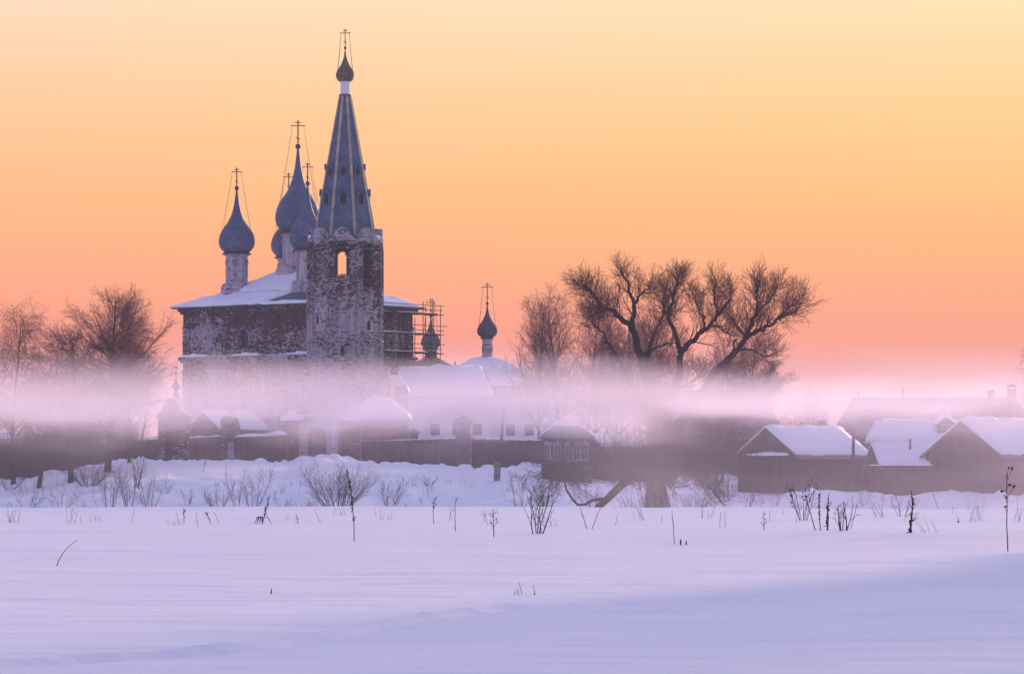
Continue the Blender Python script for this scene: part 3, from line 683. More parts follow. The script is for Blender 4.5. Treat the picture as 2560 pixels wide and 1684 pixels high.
# ------------------------------------------------------------------ houses
def house(name, label, cat, loc, rz, L, W, h, rise, wallm='logs', roofm='slate', over=.45, hip0=0.0, hip1=0.0, snow=(.28, 1.0), snow_sides=(0, 1), base=-1.2, seed=1, wins=(), chim=(), group=None, trim=False, gable_ledge=False, ribs=0):
    """ridge along local +x from the gable at x = 0; W across; wins = (side, pos, z, w, h); chim = (x, y, w, top)"""
    root = empty(name, loc, rz, label, cat, group)
    w = W / 2; mb = MB()
    mb.panel((0, -w, 0), (1, 0, 0), (0, -1, 0), 0, L, base, h); mb.panel((0, w, 0), (-1, 0, 0), (0, 1, 0), -L, 0, base, h)
    mb.panel((0, 0, 0), (0, -1, 0), (-1, 0, 0), -w, w, base, h); mb.panel((L, 0, 0), (0, 1, 0), (1, 0, 0), -w, w, base, h)
    sl = rise / w
    if not hip0: mb.tri((.02, -w, h), (.02, w, h), (.02, 0, h + rise))
    if not hip1: mb.tri((L - .02, -w, h), (L - .02, w, h), (L - .02, 0, h + rise))
    for x in (0, L):
        for y in (-w, w): mb.box(x - .11, x + .11, y - .11, y + .11, base, h - .01)
    if gable_ledge: mb.box(-.45, -.002, -w * .8, w * .8, h - .1, h - .02)
    wall = mb.build('wall', M[wallm], root)
    rm = MB(); ez = h - sl * over; t = .12
    x0, x1 = -over, L + over
    ra, rb = (x0 if not hip0 else hip0), (x1 if not hip1 else L - hip1)
    top = h + rise
    for s in (-1, 1):
        A, B, C, D = (x0, s * (w + over), ez), (x1, s * (w + over), ez), (rb, 0, top), (ra, 0, top)
        up = lambda p: (p[0], p[1], p[2] + t)
        rm.quad(up(A), up(B), up(C), up(D)); rm.quad(A, D, C, B); rm.quad(A, B, up(B), up(A)); rm.quad(B, C, up(C), up(B)); rm.quad(D, A, up(A), up(D))
    for hp, x, r_ in ((hip0, x0, ra), (hip1, x1, rb)):
        if hp:
            rm.tri((x, -w - over, ez + t), (x, w + over, ez + t), (r_, 0, top + t)); rm.quad((x, -w - over, ez), (x, w + over, ez), (x, w + over, ez + t), (x, -w - over, ez + t))
    roof = rm.build('roof', M[roofm], root)
    if snow:
        th, cov = snow; sn = MB()
        for s in (-1, 1):
            if (0 if s < 0 else 1) not in snow_sides: continue
            lo = 1 - cov
            z_ = lambda k: ez + t + (top - ez) * k
            A = (x0 + .05 + (ra - x0) * lo, s * (w + over) * (1 - lo) , z_(lo)); B = (x1 - .05 + (rb - x1) * lo, s * (w + over) * (1 - lo), z_(lo))
            C, D = (rb, 0, top + t), (ra, 0, top + t)
            snow_sheet(sn, A, B, C, D, th, max(10, int(L * 1.6)), 7, seed + s) if s < 0 else snow_sheet(sn, B, A, D, C, th, max(10, int(L * 1.6)), 7, seed + s)
        for hp, x, r_ in ((hip0, x0, ra), (hip1, x1, rb)):
            if hp: snow_sheet(sn, (x, -w - over + .05, ez + t), (x, w + over - .05, ez + t), (r_, .02, top + t), (r_, -.02, top + t), th, 12, 6, seed + 9)
        if gable_ledge: snow_sheet(sn, (-.45, -w * .78, h - .02), (-.45, w * .78, h - .02), (-.01, w * .7, h + .03), (-.01, -w * .7, h + .03), .22, 14, 3, seed + 4)
        if len(sn.v): sn.build('roof_snow', M['roof_snow'], roof, smooth=True)
    if ribs:                                               # folded seams of the sheet roof, bare along the eave
        rb_ = MB()
        for i in range(ribs):
            x = x0 + .2 + (x1 - x0 - .4) * i / (ribs - 1)
            for s in (-1, 1): rb_.bar((x, s * (w + over - .01), ez + t + .02), (x, s * (w + over) * .74, ez + t + .02 + (top - ez) * .26), .05, .07, up=(0, 0, 1))
        rb_.build('seams', M[roofm], roof)
    for (side, p, z, ww, hh) in wins:
        O, U, Nn = {'s': ((0, -w, 0), (1, 0, 0), (0, -1, 0)), 'g': ((0, 0, 0), (0, -1, 0), (-1, 0, 0)), 'e': ((L, 0, 0), (0, 1, 0), (1, 0, 0))}[side]
        f = MB(); fw = .13
        for a, b, c, d in ((p - ww / 2 - fw, p - ww / 2, z - fw, z + hh + fw), (p + ww / 2, p + ww / 2 + fw, z - fw, z + hh + fw), (p - ww / 2, p + ww / 2, z - fw, z), (p - ww / 2, p + ww / 2, z + hh, z + hh + fw), (p - .03, p + .03, z, z + hh), (p - ww / 2, p - .03, z + hh * .62, z + hh * .62 + .05), (p + .03, p + ww / 2, z + hh * .62, z + hh * .62 + .05)):
            f.prism([(a, c), (b, c), (b, d), (a, d)], -.02, .07, O, U, Nn)
        if trim: f.prism([(p - ww / 2 - .25, z + hh + fw + .002), (p + ww / 2 + .25, z + hh + fw + .002), (p + ww / 2 + .1, z + hh + .32), (p, z + hh + .5), (p - ww / 2 - .1, z + hh + .32)], -.02, .09, O, U, Nn)
        fo = f.build('window', M['pale'], wall)
        g = MB(); g.prism([(p - ww / 2, z), (p + ww / 2, z), (p + ww / 2, z + hh), (p - ww / 2, z + hh)], .003, .02, O, U, Nn); g.build('pane', M['glass'], fo)
    for (cx, cy, cw, ct) in chim:
        c = MB(); cb = top - abs(cy) * sl - .5
        c.box(cx - cw / 2, cx + cw / 2, cy - cw / 2, cy + cw / 2, cb, ct); c.box(cx - cw / 2 - .06, cx + cw / 2 + .06, cy - cw / 2 - .06, cy + cw / 2 + .06, ct - .25, ct - .12)
        co = c.build('chimney', M['darkbrick'], roof)
        k = MB(); snow_sheet(k, (cx - cw / 2, cy - cw / 2, ct), (cx + cw / 2, cy - cw / 2, ct), (cx + cw / 2, cy + cw / 2, ct), (cx - cw / 2, cy + cw / 2, ct), .08, 4, 4, seed, 0.0); k.build('chimney_snow', M['roof_snow'], co, smooth=True)
    return root, wall, roof
def hp(px0, pyb, Y): return Vector((PX(px0, Y), Y, PZ(pyb, Y)))

# the white winter church with its refectory and single dark dome
def build_white_church():
    Y0 = 404.0; s = Y0 / F; z0 = 3.0; lz = lambda py: (YH - py) * s + CH - z0
    root = empty('white_church', (PX(1217, Y0), Y0 + 8, z0), 0, 'low white plastered church under broad snowy roofs with one small dark onion dome', 'church')
    x = lambda px: (px - 1217) * s
    mb = MB(); ye = lz(959); yr = lz(988)
    cx0, cx1 = x(1035), x(1402)
    fy = -8.2                                             # the cube's front
    edges = [x(1226), x(1248), x(1300), x(1346), cx1]; mb.panel((0, fy, 0), (1, 0, 0), (0, -1, 0), cx0, edges[0], -1, ye)
    wz0, wz1 = lz(1088), lz(1060); ws = []
    for c, a, b in ((1276, edges[0], edges[2]), (1323, edges[2], edges[3]), (1369, edges[3], edges[4])):
        mb.panel((0, fy, 0), (1, 0, 0), (0, -1, 0), a, b, -1, ye, (x(c), 11.5 * s, wz0, wz1, 0), .45); ws.append((x(c), fy))
    mb.panel((cx1, 0, 0), (0, 1, 0), (1, 0, 0), fy, 8.2, -1, ye); mb.panel((cx0, 0, 0), (0, -1, 0), (-1, 0, 0), -8.2, -fy, -1, ye); mb.panel((0, 8.2, 0), (-1, 0, 0), (0, 1, 0), -cx1, -cx0, -1, ye)
    # refectory in front on the left
    ry = fy - 4.5; e2 = [x(1016), x(1118), x(1170), x(1227)]
    for c, a, b in ((1090, e2[0], e2[1]), (1144, e2[1], e2[2]), (1194, e2[2], e2[3])):
        mb.panel((0, ry, 0), (1, 0, 0), (0, -1, 0), a, b, -1, yr, (x(c), 11.5 * s, wz0, wz1 + .0, 0), .45); ws.append((x(c), ry))
    mb.panel((e2[0], 0, 0), (0, -1, 0), (-1, 0, 0), -6, -ry, -1, yr); mb.panel((e2[3], 0, 0), (0, 1, 0), (1, 0, 0), ry, fy, -1, yr)
    for c, y in ws: mb.prism([(c - .75, wz1 + .25), (c + .75, wz1 + .25), (c, wz1 + .85)], -.02, .08, (0, y, 0), (1, 0, 0), (0, -1, 0))
    for p, y in ((e2[3] - .35, ry), (e2[0] + .3, ry), (edges[0] + 1.3, fy), (cx1 - .3, fy)): mb.box(p - .28, p + .28, y - .08, y - .001, -1, yr - .1)
    wall = mb.build('wall', M['plaster'], root)
    for c, y in ws:
        g = MB(); g.box(c - .62, c + .62, y + .45, y + .5, wz0 - .1, wz1 + .1); wo = g.build('window', M['glass'], wall)
        b = MB()
        for k in range(5): b.box(c - .42 + k * .2, c - .39 + k * .2, y + .2, y + .23, wz0, wz1)
        b.build('window_bars', M['iron'], wo)
    rm = MB(); sn = MB(); zt = lz(890); o = 1.0
    E = [(cx0 - o, fy - o, ye - .3), (cx1 + o, fy - o, ye - .3), (cx1 + o, 8.2 + o, ye - .3), (cx0 - o, 8.2 + o, ye - .3)]
    T = [(-.9, -.9, zt), (.9, -.9, zt), (.9, .9, zt), (-.9, .9, zt)]
    L_ = lambda p, q, t: tuple(a * (1 - t) + b * t for a, b in zip(p, q))
    for i in range(4):
        j = (i + 1) % 4; m0, m1 = L_(E[i], T[i], .5), L_(E[j], T[j], .5)
        m0 = (m0[0], m0[1], m0[2] - .28); m1 = (m1[0], m1[1], m1[2] - .28)
        rm.quad(E[i], E[j], m1, m0); rm.quad(m0, m1, T[j], T[i])
        if i != 1:
            snow_sheet(sn, E[i], E[j], m1, m0, .3, 22, 5, 50 + i); snow_sheet(sn, m0, m1, L_(T[j], m1, .03), L_(T[i], m0, .03), .3, 12, 5, 60 + i)
        else: snow_sheet(sn, E[i], E[j], m1, m0, .25, 22, 5, 50 + i)
    rm.quad(*T); rm.quad(*[(p[0], p[1], p[2] - .12) for p in reversed(E)])
    for i in range(4):
        j = (i + 1) % 4; a, b = E[i], E[j]; rm.quad(b, a, (a[0], a[1], a[2] - .12), (b[0], b[1], b[2] - .12))
    # refectory roof, hipped on the left, running back into the cube
    zr = lz(919); xl = e2[0] - 1.0; xr = e2[3] + .5; yf = ry - .6; yb = fy + 6.0
    A, B, C, D = (xl, yf, yr - .25), (xr, yf, yr - .25), (xr - 1.5, yf + 5.8, zr), (x(968), yf + 5.8, zr)
    rm.quad(A, B, C, D); rm.quad((xl - 1.2, yb, yr - .25), A, D, D) if False else rm.tri((x(955), yb + 3, yr - .25), A, D)
    rm.quad(D, C, (xr - 1.5, yb + 3, yr + .5), (x(955), yb + 3, yr - .25)); rm.quad(B, A, (A[0], A[1], A[2] - .12), (B[0], B[1], B[2] - .12)); rm.tri(B, (xr, fy + .5, yr + .8), C)
    snow_sheet(sn, A, B, C, D, .3, 30, 7, 71); snow_sheet(sn, (x(955), yb + 3, yr - .25), A, D, (D[0], D[1] + .1, D[2]), .28, 10, 6, 72)
    roof = rm.build('roof', M['slate'], root)
    sn.build('roof_snow', M['roof_snow'], roof, smooth=True)
    d = drum(root, (0, 0), zt - .15, lz(840), .56, 'drum', kok=False, k=16); onion(d, (0, 0), lz(836), 1.15, 3.85, 'darkdome', stars=False, k=20, cross_h=2.35, scales=True)
    # sheet-metal flashing round the drum
    fl = MB(); fl.lathe([(1.25, zt - .2), (1.2, zt + .05), (.62, zt + .22)], (0, 0, 0), 8, R(22.5)); fl.build('flashing', M['iron'], roof)
    c = MB(); ax, bx = x(968), x(995); cy = ry + 1.0
    c.box(ax, bx, cy, cy + 1.2, yr - 1, lz(929)); co = c.build('chimney', M['darkbrick'], roof)
    k = MB()
    for px_ in (ax + .06, bx - .06):
        for py_ in (cy + .06, cy + 1.14): k.box(px_ - .05, px_ + .05, py_ - .05, py_ + .05, lz(929), lz(920))
    k.box(ax - .08, bx + .08, cy - .08, cy + 1.28, lz(920), lz(918)); k.build('chimney_cap', M['iron'], co)
build_white_church()

def build_chapel():
    Y0 = 436.0; s = Y0 / F; z0 = 3.0; lz = lambda py: (YH - py) * s + CH - z0
    root = empty('brick_chapel', (PX(1077, Y0), Y0, z0), 0, 'dark brick chapel turret with small onion dome rising behind the snowy white church roof', 'chapel')
    b = MB(); b.box(-5, 5, -4, 5, -1, 10.5); b.lathe([(6.6, 10.5), (1.0, 12.6)], (0, .5, 0), 4, R(45)); b.build('wall', M['darkbrick'], root)
    d = drum(root, (0, 0), 12.0, lz(873), .70, 'darkbrick', kok=False, k=16); onion(d, (0, 0), lz(871), 1.16, 3.9 , 'darkdome', stars=False, k=20, cross_h=2.1, scales=True)
build_chapel()

# ------------------------------------------------------------------ lodges, annexe and walls round the tower's foot
house('gate_lodge', 'narrow dark brick lodge with a snowy roof left of the tower archway', 'lodge', hp(714, 1155, 369.0), 0, 1.35, 2.6, 4.25, .5, 'brick', 'slate', .25, hip0=.3, hip1=.3, snow=(.3, 1), seed=21)
an, anw, anr = house('brick_annexe', 'red brick annexe with a hipped snowy roof right of the tower archway', 'annexe', hp(893, 1155, 365.5), 0, 5.05, 5.2, 4.45, 1.75, 'brick', 'slate', .3, hip0=1.4, hip1=1.7, snow=(.32, 1), seed=23)
av, avw, avr = house('entrance_annexe', 'small red brick porch with a narrow arched window beside the tower archway', 'porch', hp(858.5, 1157, 362.6), 0, 1.85, 3.0, 4.3, .55, 'brick', 'slate', .25, hip0=.4, hip1=.4, snow=(.28, 1), seed=25)
w_ = MB(); w_.prism([(.78, 1.15), (1.14, 1.15), (1.14, 1.85), (1.06, 2.02), (.96, 2.08), (.86, 2.02), (.78, 1.85)], -.02, .05, (0, -1.5, 0), (1, 0, 0), (0, -1, 0)); wo_ = w_.build('window', M['pale'], avw)
w_ = MB(); w_.prism([(.84, 1.2), (.945, 1.2), (.945, 1.95), (.84, 1.85)], .03, .06, (0, -1.5, 0), (1, 0, 0), (0, -1, 0)); w_.prism([(.975, 1.2), (1.08, 1.2), (1.08, 1.85), (.975, 1.95)], .03, .06, (0, -1.5, 0), (1, 0, 0), (0, -1, 0)); w_.build('pane', M['glass'], wo_)
house('boiler_house', 'taller dark brick outbuilding rising behind the annexe against the white church', 'outbuilding', hp(962, 1150, 378.0), 0, 2.3, 4.0, 7.2, 1.4, 'darkbrick', 'slate', .2, hip0=.6, hip1=.6, snow=(.2, .6), seed=27)
def downpipe(px, Y, y0, y1, label):
    m = MB(); a = P(px, y0, Y); b = P(px, y1, Y); m.tube([a + Vector((.45, .25, .42)), a + Vector((.42, .2, .1)), a, b], .06, 8)
    for k in range(4): m.tube([a.lerp(b, .15 + k * .25) + Vector((0, 0, .04)), a.lerp(b, .15 + k * .25)], .085, 8)
    tag(m.build('downpipe', M['pale']), label, 'downpipe')
downpipe(901, 360.9, 1062, 1160, 'pale metal downpipe on the red brick porch with the arched window')
downpipe(716, 367.5, 1066, 1160, 'pale metal downpipe at the left corner of the narrow gate lodge')

def fence(name, label, px0, px1, Y0, Y1, top0, top1, bot0, bot1, cat='fence', m='fence', cap=.16, snow=.14, group=None, posts=True, seed=3):
    a, b = P(px0, bot0, Y0), P(px1, bot1, Y1); root = empty(name, a, 0, label, cat, group)
    ta, tb = P(px0, top0, Y0) - a, P(px1, top1, Y1) - a; A = Vector((0, 0, -.9)); B = b - a + Vector((0, 0, -.9))
    d = (tb - ta); U = Vector((d.x, d.y, 0)).normalized(); Nn = Vector((U.y, -U.x, 0)); t = .05
    n = max(1, int(d.length / .17)); mb = MB(); rr = random.Random(seed)
    for i in range(n):                                     # single boards, no two the same height
        p0 = A.lerp(B, i / n); p1 = A.lerp(B, (i + 1) / n); q0 = ta.lerp(tb, i / n); q1 = ta.lerp(tb, (i + 1) / n); dz = Vector((0, 0, rr.uniform(-.05, .03))); off = Nn * rr.uniform(0, .025)
        g = U * .008
        f = [p0 + g + off, p1 - g + off, q1 - g + dz + off, q0 + g + dz + off]; k = [p - Nn * t for p in f]
        mb.add(f + k, [(0, 1, 2, 3), (7, 6, 5, 4), (0, 4, 5, 1), (1, 5, 6, 2), (2, 6, 7, 3), (3, 7, 4, 0)])
    mb.build('panel', M[m], root)
    if posts:
        for i in range(int(d.length / 2.6) + 1):
            k = min(1, i * 2.6 / d.length); p = A.lerp(B, k); q = ta.lerp(tb, k); pm = MB(); pm.bar(p - Nn * .13, q - Nn * .13 + Vector((0, 0, .06)), .14, .14, up=Nn); pm.build('post', M['wood'], root)
    if snow:
        s = MB(); snow_sheet(s, ta + Nn * .12 + Vector((0, 0, .03)), tb + Nn * .12 + Vector((0, 0, .03)), tb - Nn * .2 + Vector((0, 0, .05)), ta - Nn * .2 + Vector((0, 0, .05)), snow, max(8, int(d.length * 2)), 3, seed, .03); s.build('fence_snow', M['roof_snow'], root, smooth=True)
    return root
fence('board_fence', 'dark board fence with a wedge of snow between the little gatehouse and the round-topped pier', 459, 552, 356, 356, 1096, 1091, 1158, 1160, seed=4)
fence('board_fence', 'dark board fence with a thick snow cap between the round-topped pier and the gate lodge', 588, 716, 356, 358, 1093, 1088, 1160, 1165, snow=.2, seed=5)
s_ = MB(); a_ = P(677, 1087, 357.2); snow_sheet(s_, a_ + Vector((0, -.35, .05)), a_ + Vector((1.55, -.35, .1)), a_ + Vector((1.55, .3, .12)), a_ + Vector((0, .3, .05)), .38, 10, 5, 8, .03)
tag(s_.build('snow_lump', M['roof_snow'], smooth=True), 'thick slab of snow lying on the board fence beside the gate lodge', 'snow')
fence('long_board_fence', 'long dark board fence sloping down right from the red brick annexe to the stout pillar', 910, 1140, 360, 352, 1104, 1096, 1160, 1177, snow=.07, seed=6)
fence('board_fence', 'dark board fence in the mist between the stout pillar and the carved house', 1178, 1360, 352, 345, 1097, 1101, 1177, 1170, snow=.10, seed=7)
fence('low_board_fence', 'low dark board fence behind the left trees, snow along its top', 84, 402, 372, 362, 1120, 1096, 1180, 1158, snow=.2, seed=9)

def pillar(name, label, px0, px1, Y, top, bot, cap, m='brick', cat='pillar', rounded=False):
    a = P((px0 + px1) / 2, bot, Y); root = empty(name, a, 0, label, cat); w = (px1 - px0) * Y / F / 2; h = (bot - top) * Y / F
    mb = MB(); mb.box(-w * .86, w * .86, -w * .86, w * .86, -1, h)
    if not rounded: mb.box(-w, w, -w, w, h, h + .18); mb.box(-w * .92, w * .92, -w * .92, w * .92, h * .75, h * .78)
    mb.build('shaft', M[m], root)
    c = MB(); hc = cap * Y / F
    if rounded: c.lathe([(w * 1.0, h), (w * 1.02, h + hc * .3), (w * .86, h + hc * .68), (w * .5, h + hc * .93), (.03, h + hc)], (0, 0, 0), 20)
    else: c.lathe([(w * 1.75, h + .181), (w * 1.75, h + .26), (.05, h + .2 + hc)], (0, 0, 0), 4, R(45))
    co = c.build('cap', M['slate'], root, smooth=rounded)
    return root
pillar('fence_pillar', 'stout square pillar with a pointed cap rising above the long board fence', 1136, 1180, 351, 1060, 1180, 17)
pillar('fence_pillar', 'low pillar with a small pyramid cap at the annexe end of the long board fence', 1021, 1047, 358.5, 1086, 1170, 11)
pillar('gate_pier', 'dark round-topped gate pier between the two board fences', 551, 586, 354.5, 1060, 1165, 23, 'darkbrick', 'pier', True)
pillar('gate_pier', 'second round-topped pier with snow on its shoulders just behind the dark one', 570, 600, 361, 1078, 1160, 38, 'slate', 'pier', True)
gd = MB(); a_ = P(569, 1164, 353); gd.box(a_.x, a_.x + .62, a_.y, a_.y + .08, a_.z - .8, a_.z + 2.2); gd.box(a_.x + .05, a_.x + .1, a_.y - .03, a_.y, a_.z - .8, a_.z + 2.15); gd.box(a_.x, a_.x + .62, a_.y - .025, a_.y - .001, a_.z + 1.0, a_.z + 1.1)
tag(gd.build('wicket_gate', M['door']), 'narrow grey blue wicket gate beside the dark round-topped pier', 'gate')

def build_gatehouse():
    Y0 = 357.0; s = Y0 / F; a = P(437, 1158, Y0); lz = lambda py: (YH - py) * s + CH - a.z; x = lambda px: (px - 437) * s
    root = empty('gatehouse', a, 0, 'small dark gatehouse with curved snowy roof and tiny cupola left of the fences', 'gatehouse')
    mb = MB()
    mb.panel((0, -1.2, 0), (1, 0, 0), (0, -1, 0), x(398), x(445), -1, lz(1040), (x(424), .36, -1, lz(1078), .36), 2.1, True); mb.panel((0, -1.2, 0), (1, 0, 0), (0, -1, 0), x(445), x(476), -1, lz(1040))
    mb.panel((x(398), 0, 0), (0, -1, 0), (-1, 0, 0), -1.2, 1.2, -1, lz(1040)); mb.panel((x(476), 0, 0), (0, 1, 0), (1, 0, 0), -1.2, 1.2, -1, lz(1040))
    mb.panel((0, 1.2, 0), (-1, 0, 0), (0, 1, 0), -x(445), -x(398), -1, lz(1040)); mb.panel((0, 1.2, 0), (-1, 0, 0), (0, 1, 0), -x(476), -x(445), -1, lz(1040))
    mb.prism([(x(398), lz(1040)), (x(476), lz(1040)), (x(470), lz(1034)), (x(458), lz(1022)), (x(449), lz(1000)), (x(420), lz(994)), (x(409), lz(1024))], -1.2, 1.2)
    wall = mb.build('wall', M['darkbrick'], root)
    sn = MB(); prev = None
    pts = [(478, 1040), (468, 1037), (455, 1027), (447, 1012), (441, 1000), (430, 994)]
    for (pa, ya), (pb, yb) in zip(pts[:-1], pts[1:]): snow_sheet(sn, (x(pa), -1.35, lz(ya)), (x(pa), 1.3, lz(ya)), (x(pb), 1.3, lz(yb)), (x(pb), -1.35, lz(yb)), .22, 6, 3, 90)
    pts = [(396, 1040), (404, 1030), (412, 1020)]
    for (pa, ya), (pb, yb) in zip(pts[:-1], pts[1:]): snow_sheet(sn, (x(pa), 1.3, lz(ya)), (x(pa), -1.3, lz(ya)), (x(pb), -1.3, lz(yb)), (x(pb), 1.3, lz(yb)), .15, 6, 3, 91)
    sn.build('roof_snow', M['roof_snow'], wall, smooth=True)
    d = MB(); d.lathe([(.42, lz(998)), (.36, lz(990)), (.22, lz(984)), (.20, lz(972))], (x(440), 0, 0), 12); do = d.build('cupola_neck', M['darkdome'], wall)
    onion(do, (x(440), 0), lz(973), .40, 1.35, 'darkdome', stars=False, k=14, chains=False, cross_h=.95)
build_gatehouse()
house('wooden_house', 'small dark house with a snowy roof and pale chimney behind the left board fences', 'house', hp(515, 1160, 366), R(42), 5.6, 4.6, 3.75, 1.45, 'wood', 'slate', .45, snow=(.3, 1), seed=31, chim=((2.6, -.6, .6, 6.3),))
house('shed_barn', 'long flat dark barn in the mist behind the birches at the left edge', 'barn', hp(-170, 1205, 372), R(4), 12.4, 7, 4.0, .9, 'wood', 'slate', .4, snow=(.12, .5), seed=33)

# ------------------------------------------------------------------ the village on the right
house('carved_house', 'low wooden house with three pale carved windows behind the leaning pole', 'house', hp(1357, 1182, 322), 0, 4.2, 6.0, 3.25, 1.3, 'greenwall', 'slate', .4, hip0=1.4, hip1=1.4, snow=(.07, .3), seed=41,
      wins=[('s', p, 1.25, .42, 1.15) for p in (.35, 1.25)] + [('s', p, 1.2, .48, 1.2) for p in (2.3, 2.98, 3.66)], trim=True)
house('dark_shed', 'dark low shed with a snow-dusted gable between the carved house and the willow', 'shed', hp(1485, 1188, 326), R(30), 4.6, 4.4, 2.3, 1.2, 'wood', 'slate', .35, snow=(.2, .7), seed=42)
house('tall_roof_house', 'big house with a tall steep grey roof standing behind the willow', 'house', hp(1668, 1200, 352), 0, 10.9, 9.0, 4.35, 4.35, 'logs', 'slate', .5, hip0=1.6, hip1=1.7, snow=None, seed=43)
house('wide_roof_house', 'very wide house with a dark hipped roof and two crosses showing on its ridge', 'house', hp(2098, 1200, 350), 0, 18.2, 9.0, 4.6, 3.3, 'logs', 'slate', .55, hip0=1.3, hip1=1.0, snow=None, seed=44, chim=((14.75, .3, .55, 8.75),), wins=[('s', 1.9, 3.1, .6, 1.0)])
br, bw, brr = house('low_barn', 'low dark plank barn with its snowy gable roof facing left beside the willow', 'barn', hp(1922, 1204, 318), R(46), 9.6, 6.8, 2.35, 2.35, 'wood', 'slate', .5, snow=(.28, .88), seed=45, gable_ledge=True, ribs=16)
house('middle_house', 'house with a broken snowy roof and a dormer between the two gabled barns', 'house', hp(2186, 1200, 336), 0, 7.6, 7.0, 3.6, 1.75, 'logs', 'slate', .4, hip0=.6, snow=(.3, 1), seed=46, chim=())
dm, dw, dr_ = house('attic_dormer', 'gabled attic dormer with a pale framed window on the snowy roof', 'dormer', hp(2366, 1095, 333.5), R(90), 2.6, 1.3, 1.35, .55, 'wood', 'slate', .12, snow=(.22, 1), base=-.6, seed=47, wins=[('g', -.02, .25, .66, .95)])
house('brick_chimney_house', 'far house whose roof and stack show behind the low barn', 'house', hp(2020, 1195, 345), 0, 3.2, 5, 3.3, 1.2, 'logs', 'slate', .3, snow=(.25, 1), seed=48, chim=((1.35, -.3, .78, 5.6),))
lr, lw, lrf = house('lean_shed', 'small shed with a ribbed snowy roof and a stove pipe left of the big gable', 'shed', hp(2190, 1206, 312), R(10), 5.0, 4.6, 1.5, 1.75, 'wood', 'slate', .45, snow=(.22, .86), seed=49, ribs=14)
pp = MB(); pp.tube([(2.75, -1.1, 2.0), (2.75, -1.1, 3.65)], .09, 8); pp.lathe([(.16, 3.65), (.02, 3.8)], (2.75, -1.1, 0), 8); pp.build('stove_pipe', M['iron'], lrf)
gh, gw, gr = house('gable_house', 'tall dark plank gable with a broad snowy roof at the right edge', 'house', hp(2410, 1204, 308), R(48), 12.5, 7.6, 2.4, 2.75, 'wood', 'slate', .5, snow=(.3, .92), seed=50, ribs=26)
# rows of crosses on the ridge of the wide house
for px, t0, h in ((2145, 996, 21), (2257, 995, 26)):
    a = P(px, t0 + 4, 350); s = h * 350 / F; c = MB()
    c.bar(a, a + Vector((0, 0, s + .15)), .09, up=(0, 1, 0)); c.bar(a + Vector((-.26, 0, s * .72 + .15)), a + Vector((.26, 0, s * .72 + .15)), .08); c.bar(a + Vector((-.12, 0, s * .4 + .12)), a + Vector((.12, 0, s * .3 + .12)), .07)
    c.lathe([(.0, .02), (.13, .13), (.0, .25)], a, 8, cap=False)
    tag(c.build('ridge_cross', M['iron']), 'small metal cross on the wide roof ridge, %s' % ('nearer its left end' if px < 2200 else 'nearer its middle'), 'cross')
def stack():
    a = P(2529, 1075, 330); root = empty('chimney_stack', a, 0, 'tall brick chimney stack under a little pitched hood at the right edge', 'chimney')
    m = MB(); m.box(-.36, .36, -.36, .36, -1.6, 3.75); m.box(-.42, .42, -.42, .42, 3.5, 3.62); m.build('shaft', M['brick'], root)
    h = MB()
    for x in (-.32, .32):
        for y in (-.32, .32): h.box(x - .03, x + .03, y - .03, y + .03, 3.75, 3.98)
    h.lathe([(.66, 3.98), (.66, 4.02), (.03, 4.24)], (0, 0, 0), 4, R(45)); h.build('hood', M['iron'], root)
stack()
# eave of the lean-to in front
le = MB(); a = P(2178, 1166, 309); le.box(0, 5.3, 0, 1.6, 0, .08); 
for k in range(5): le.box(.15 + k * 1.2, .27 + k * 1.2, .1, .22, -1.6, 0)
le_o = le.build('lean_to', M['wood'], None, world=Matrix.Translation(a) @ Matrix.Rotation(R(3), 4, 'Z')); tag(le_o, 'flat snow-capped lean-to roof on posts in front of the small ribbed shed', 'lean-to')
s = MB(); snow_sheet(s, (0, -.03, .09), (5.3, -.03, .09), (5.3, 1.6, .12), (0, 1.6, .12), .14, 18, 4, 97); so = s.build('roof_snow', M['roof_snow'], le_o, smooth=True, world=Matrix.Translation(a) @ Matrix.Rotation(R(3), 4, 'Z'))

# poles and wires
def pole_thing():
    b = hit(1242, 1201, 250) or P(1242, 1201, 320); Y = b.y
    root = empty('utility_pole', b, 0, 'leaning wooden utility pole strapped to a thick concrete stub in the snow below the fence', 'pole')
    t = P(1260, 1016, Y) - b; q = P(1246, 1150, Y) - b
    m = MB(); m.tube([q * .2 + Vector((.10, .18, -.2)), t], [.16, .12], 10); m.build('post', M['bark'], root)
    c = MB(); c.bar(Vector((0, 0, -.6)), P(1243, 1155, Y) - b, .56, .5, up=(0, 1, 0)); c.build('stub', M['concrete'], root)
    w = MB()
    for k in (.25, .75):
        z = Vector((0, 0, 0)).lerp(P(1243, 1155, Y) - b, k); w.bar(z - Vector((0, 0, .04)), z + Vector((0, 0, .04)), .62, .58, up=(0, 1, 0))
    w.build('strap', M['iron'], root)
pole_thing()
pm = MB(); a = P(2132, 1200, 305); b = P(2134, 1074, 305); pm.tube([a - Vector((0, 0, .5)), b], [.15, .12], 10)
po = tag(pm.build('utility_pole', M['wood']), 'plain upright wooden pole in front of the low barn roof', 'pole')

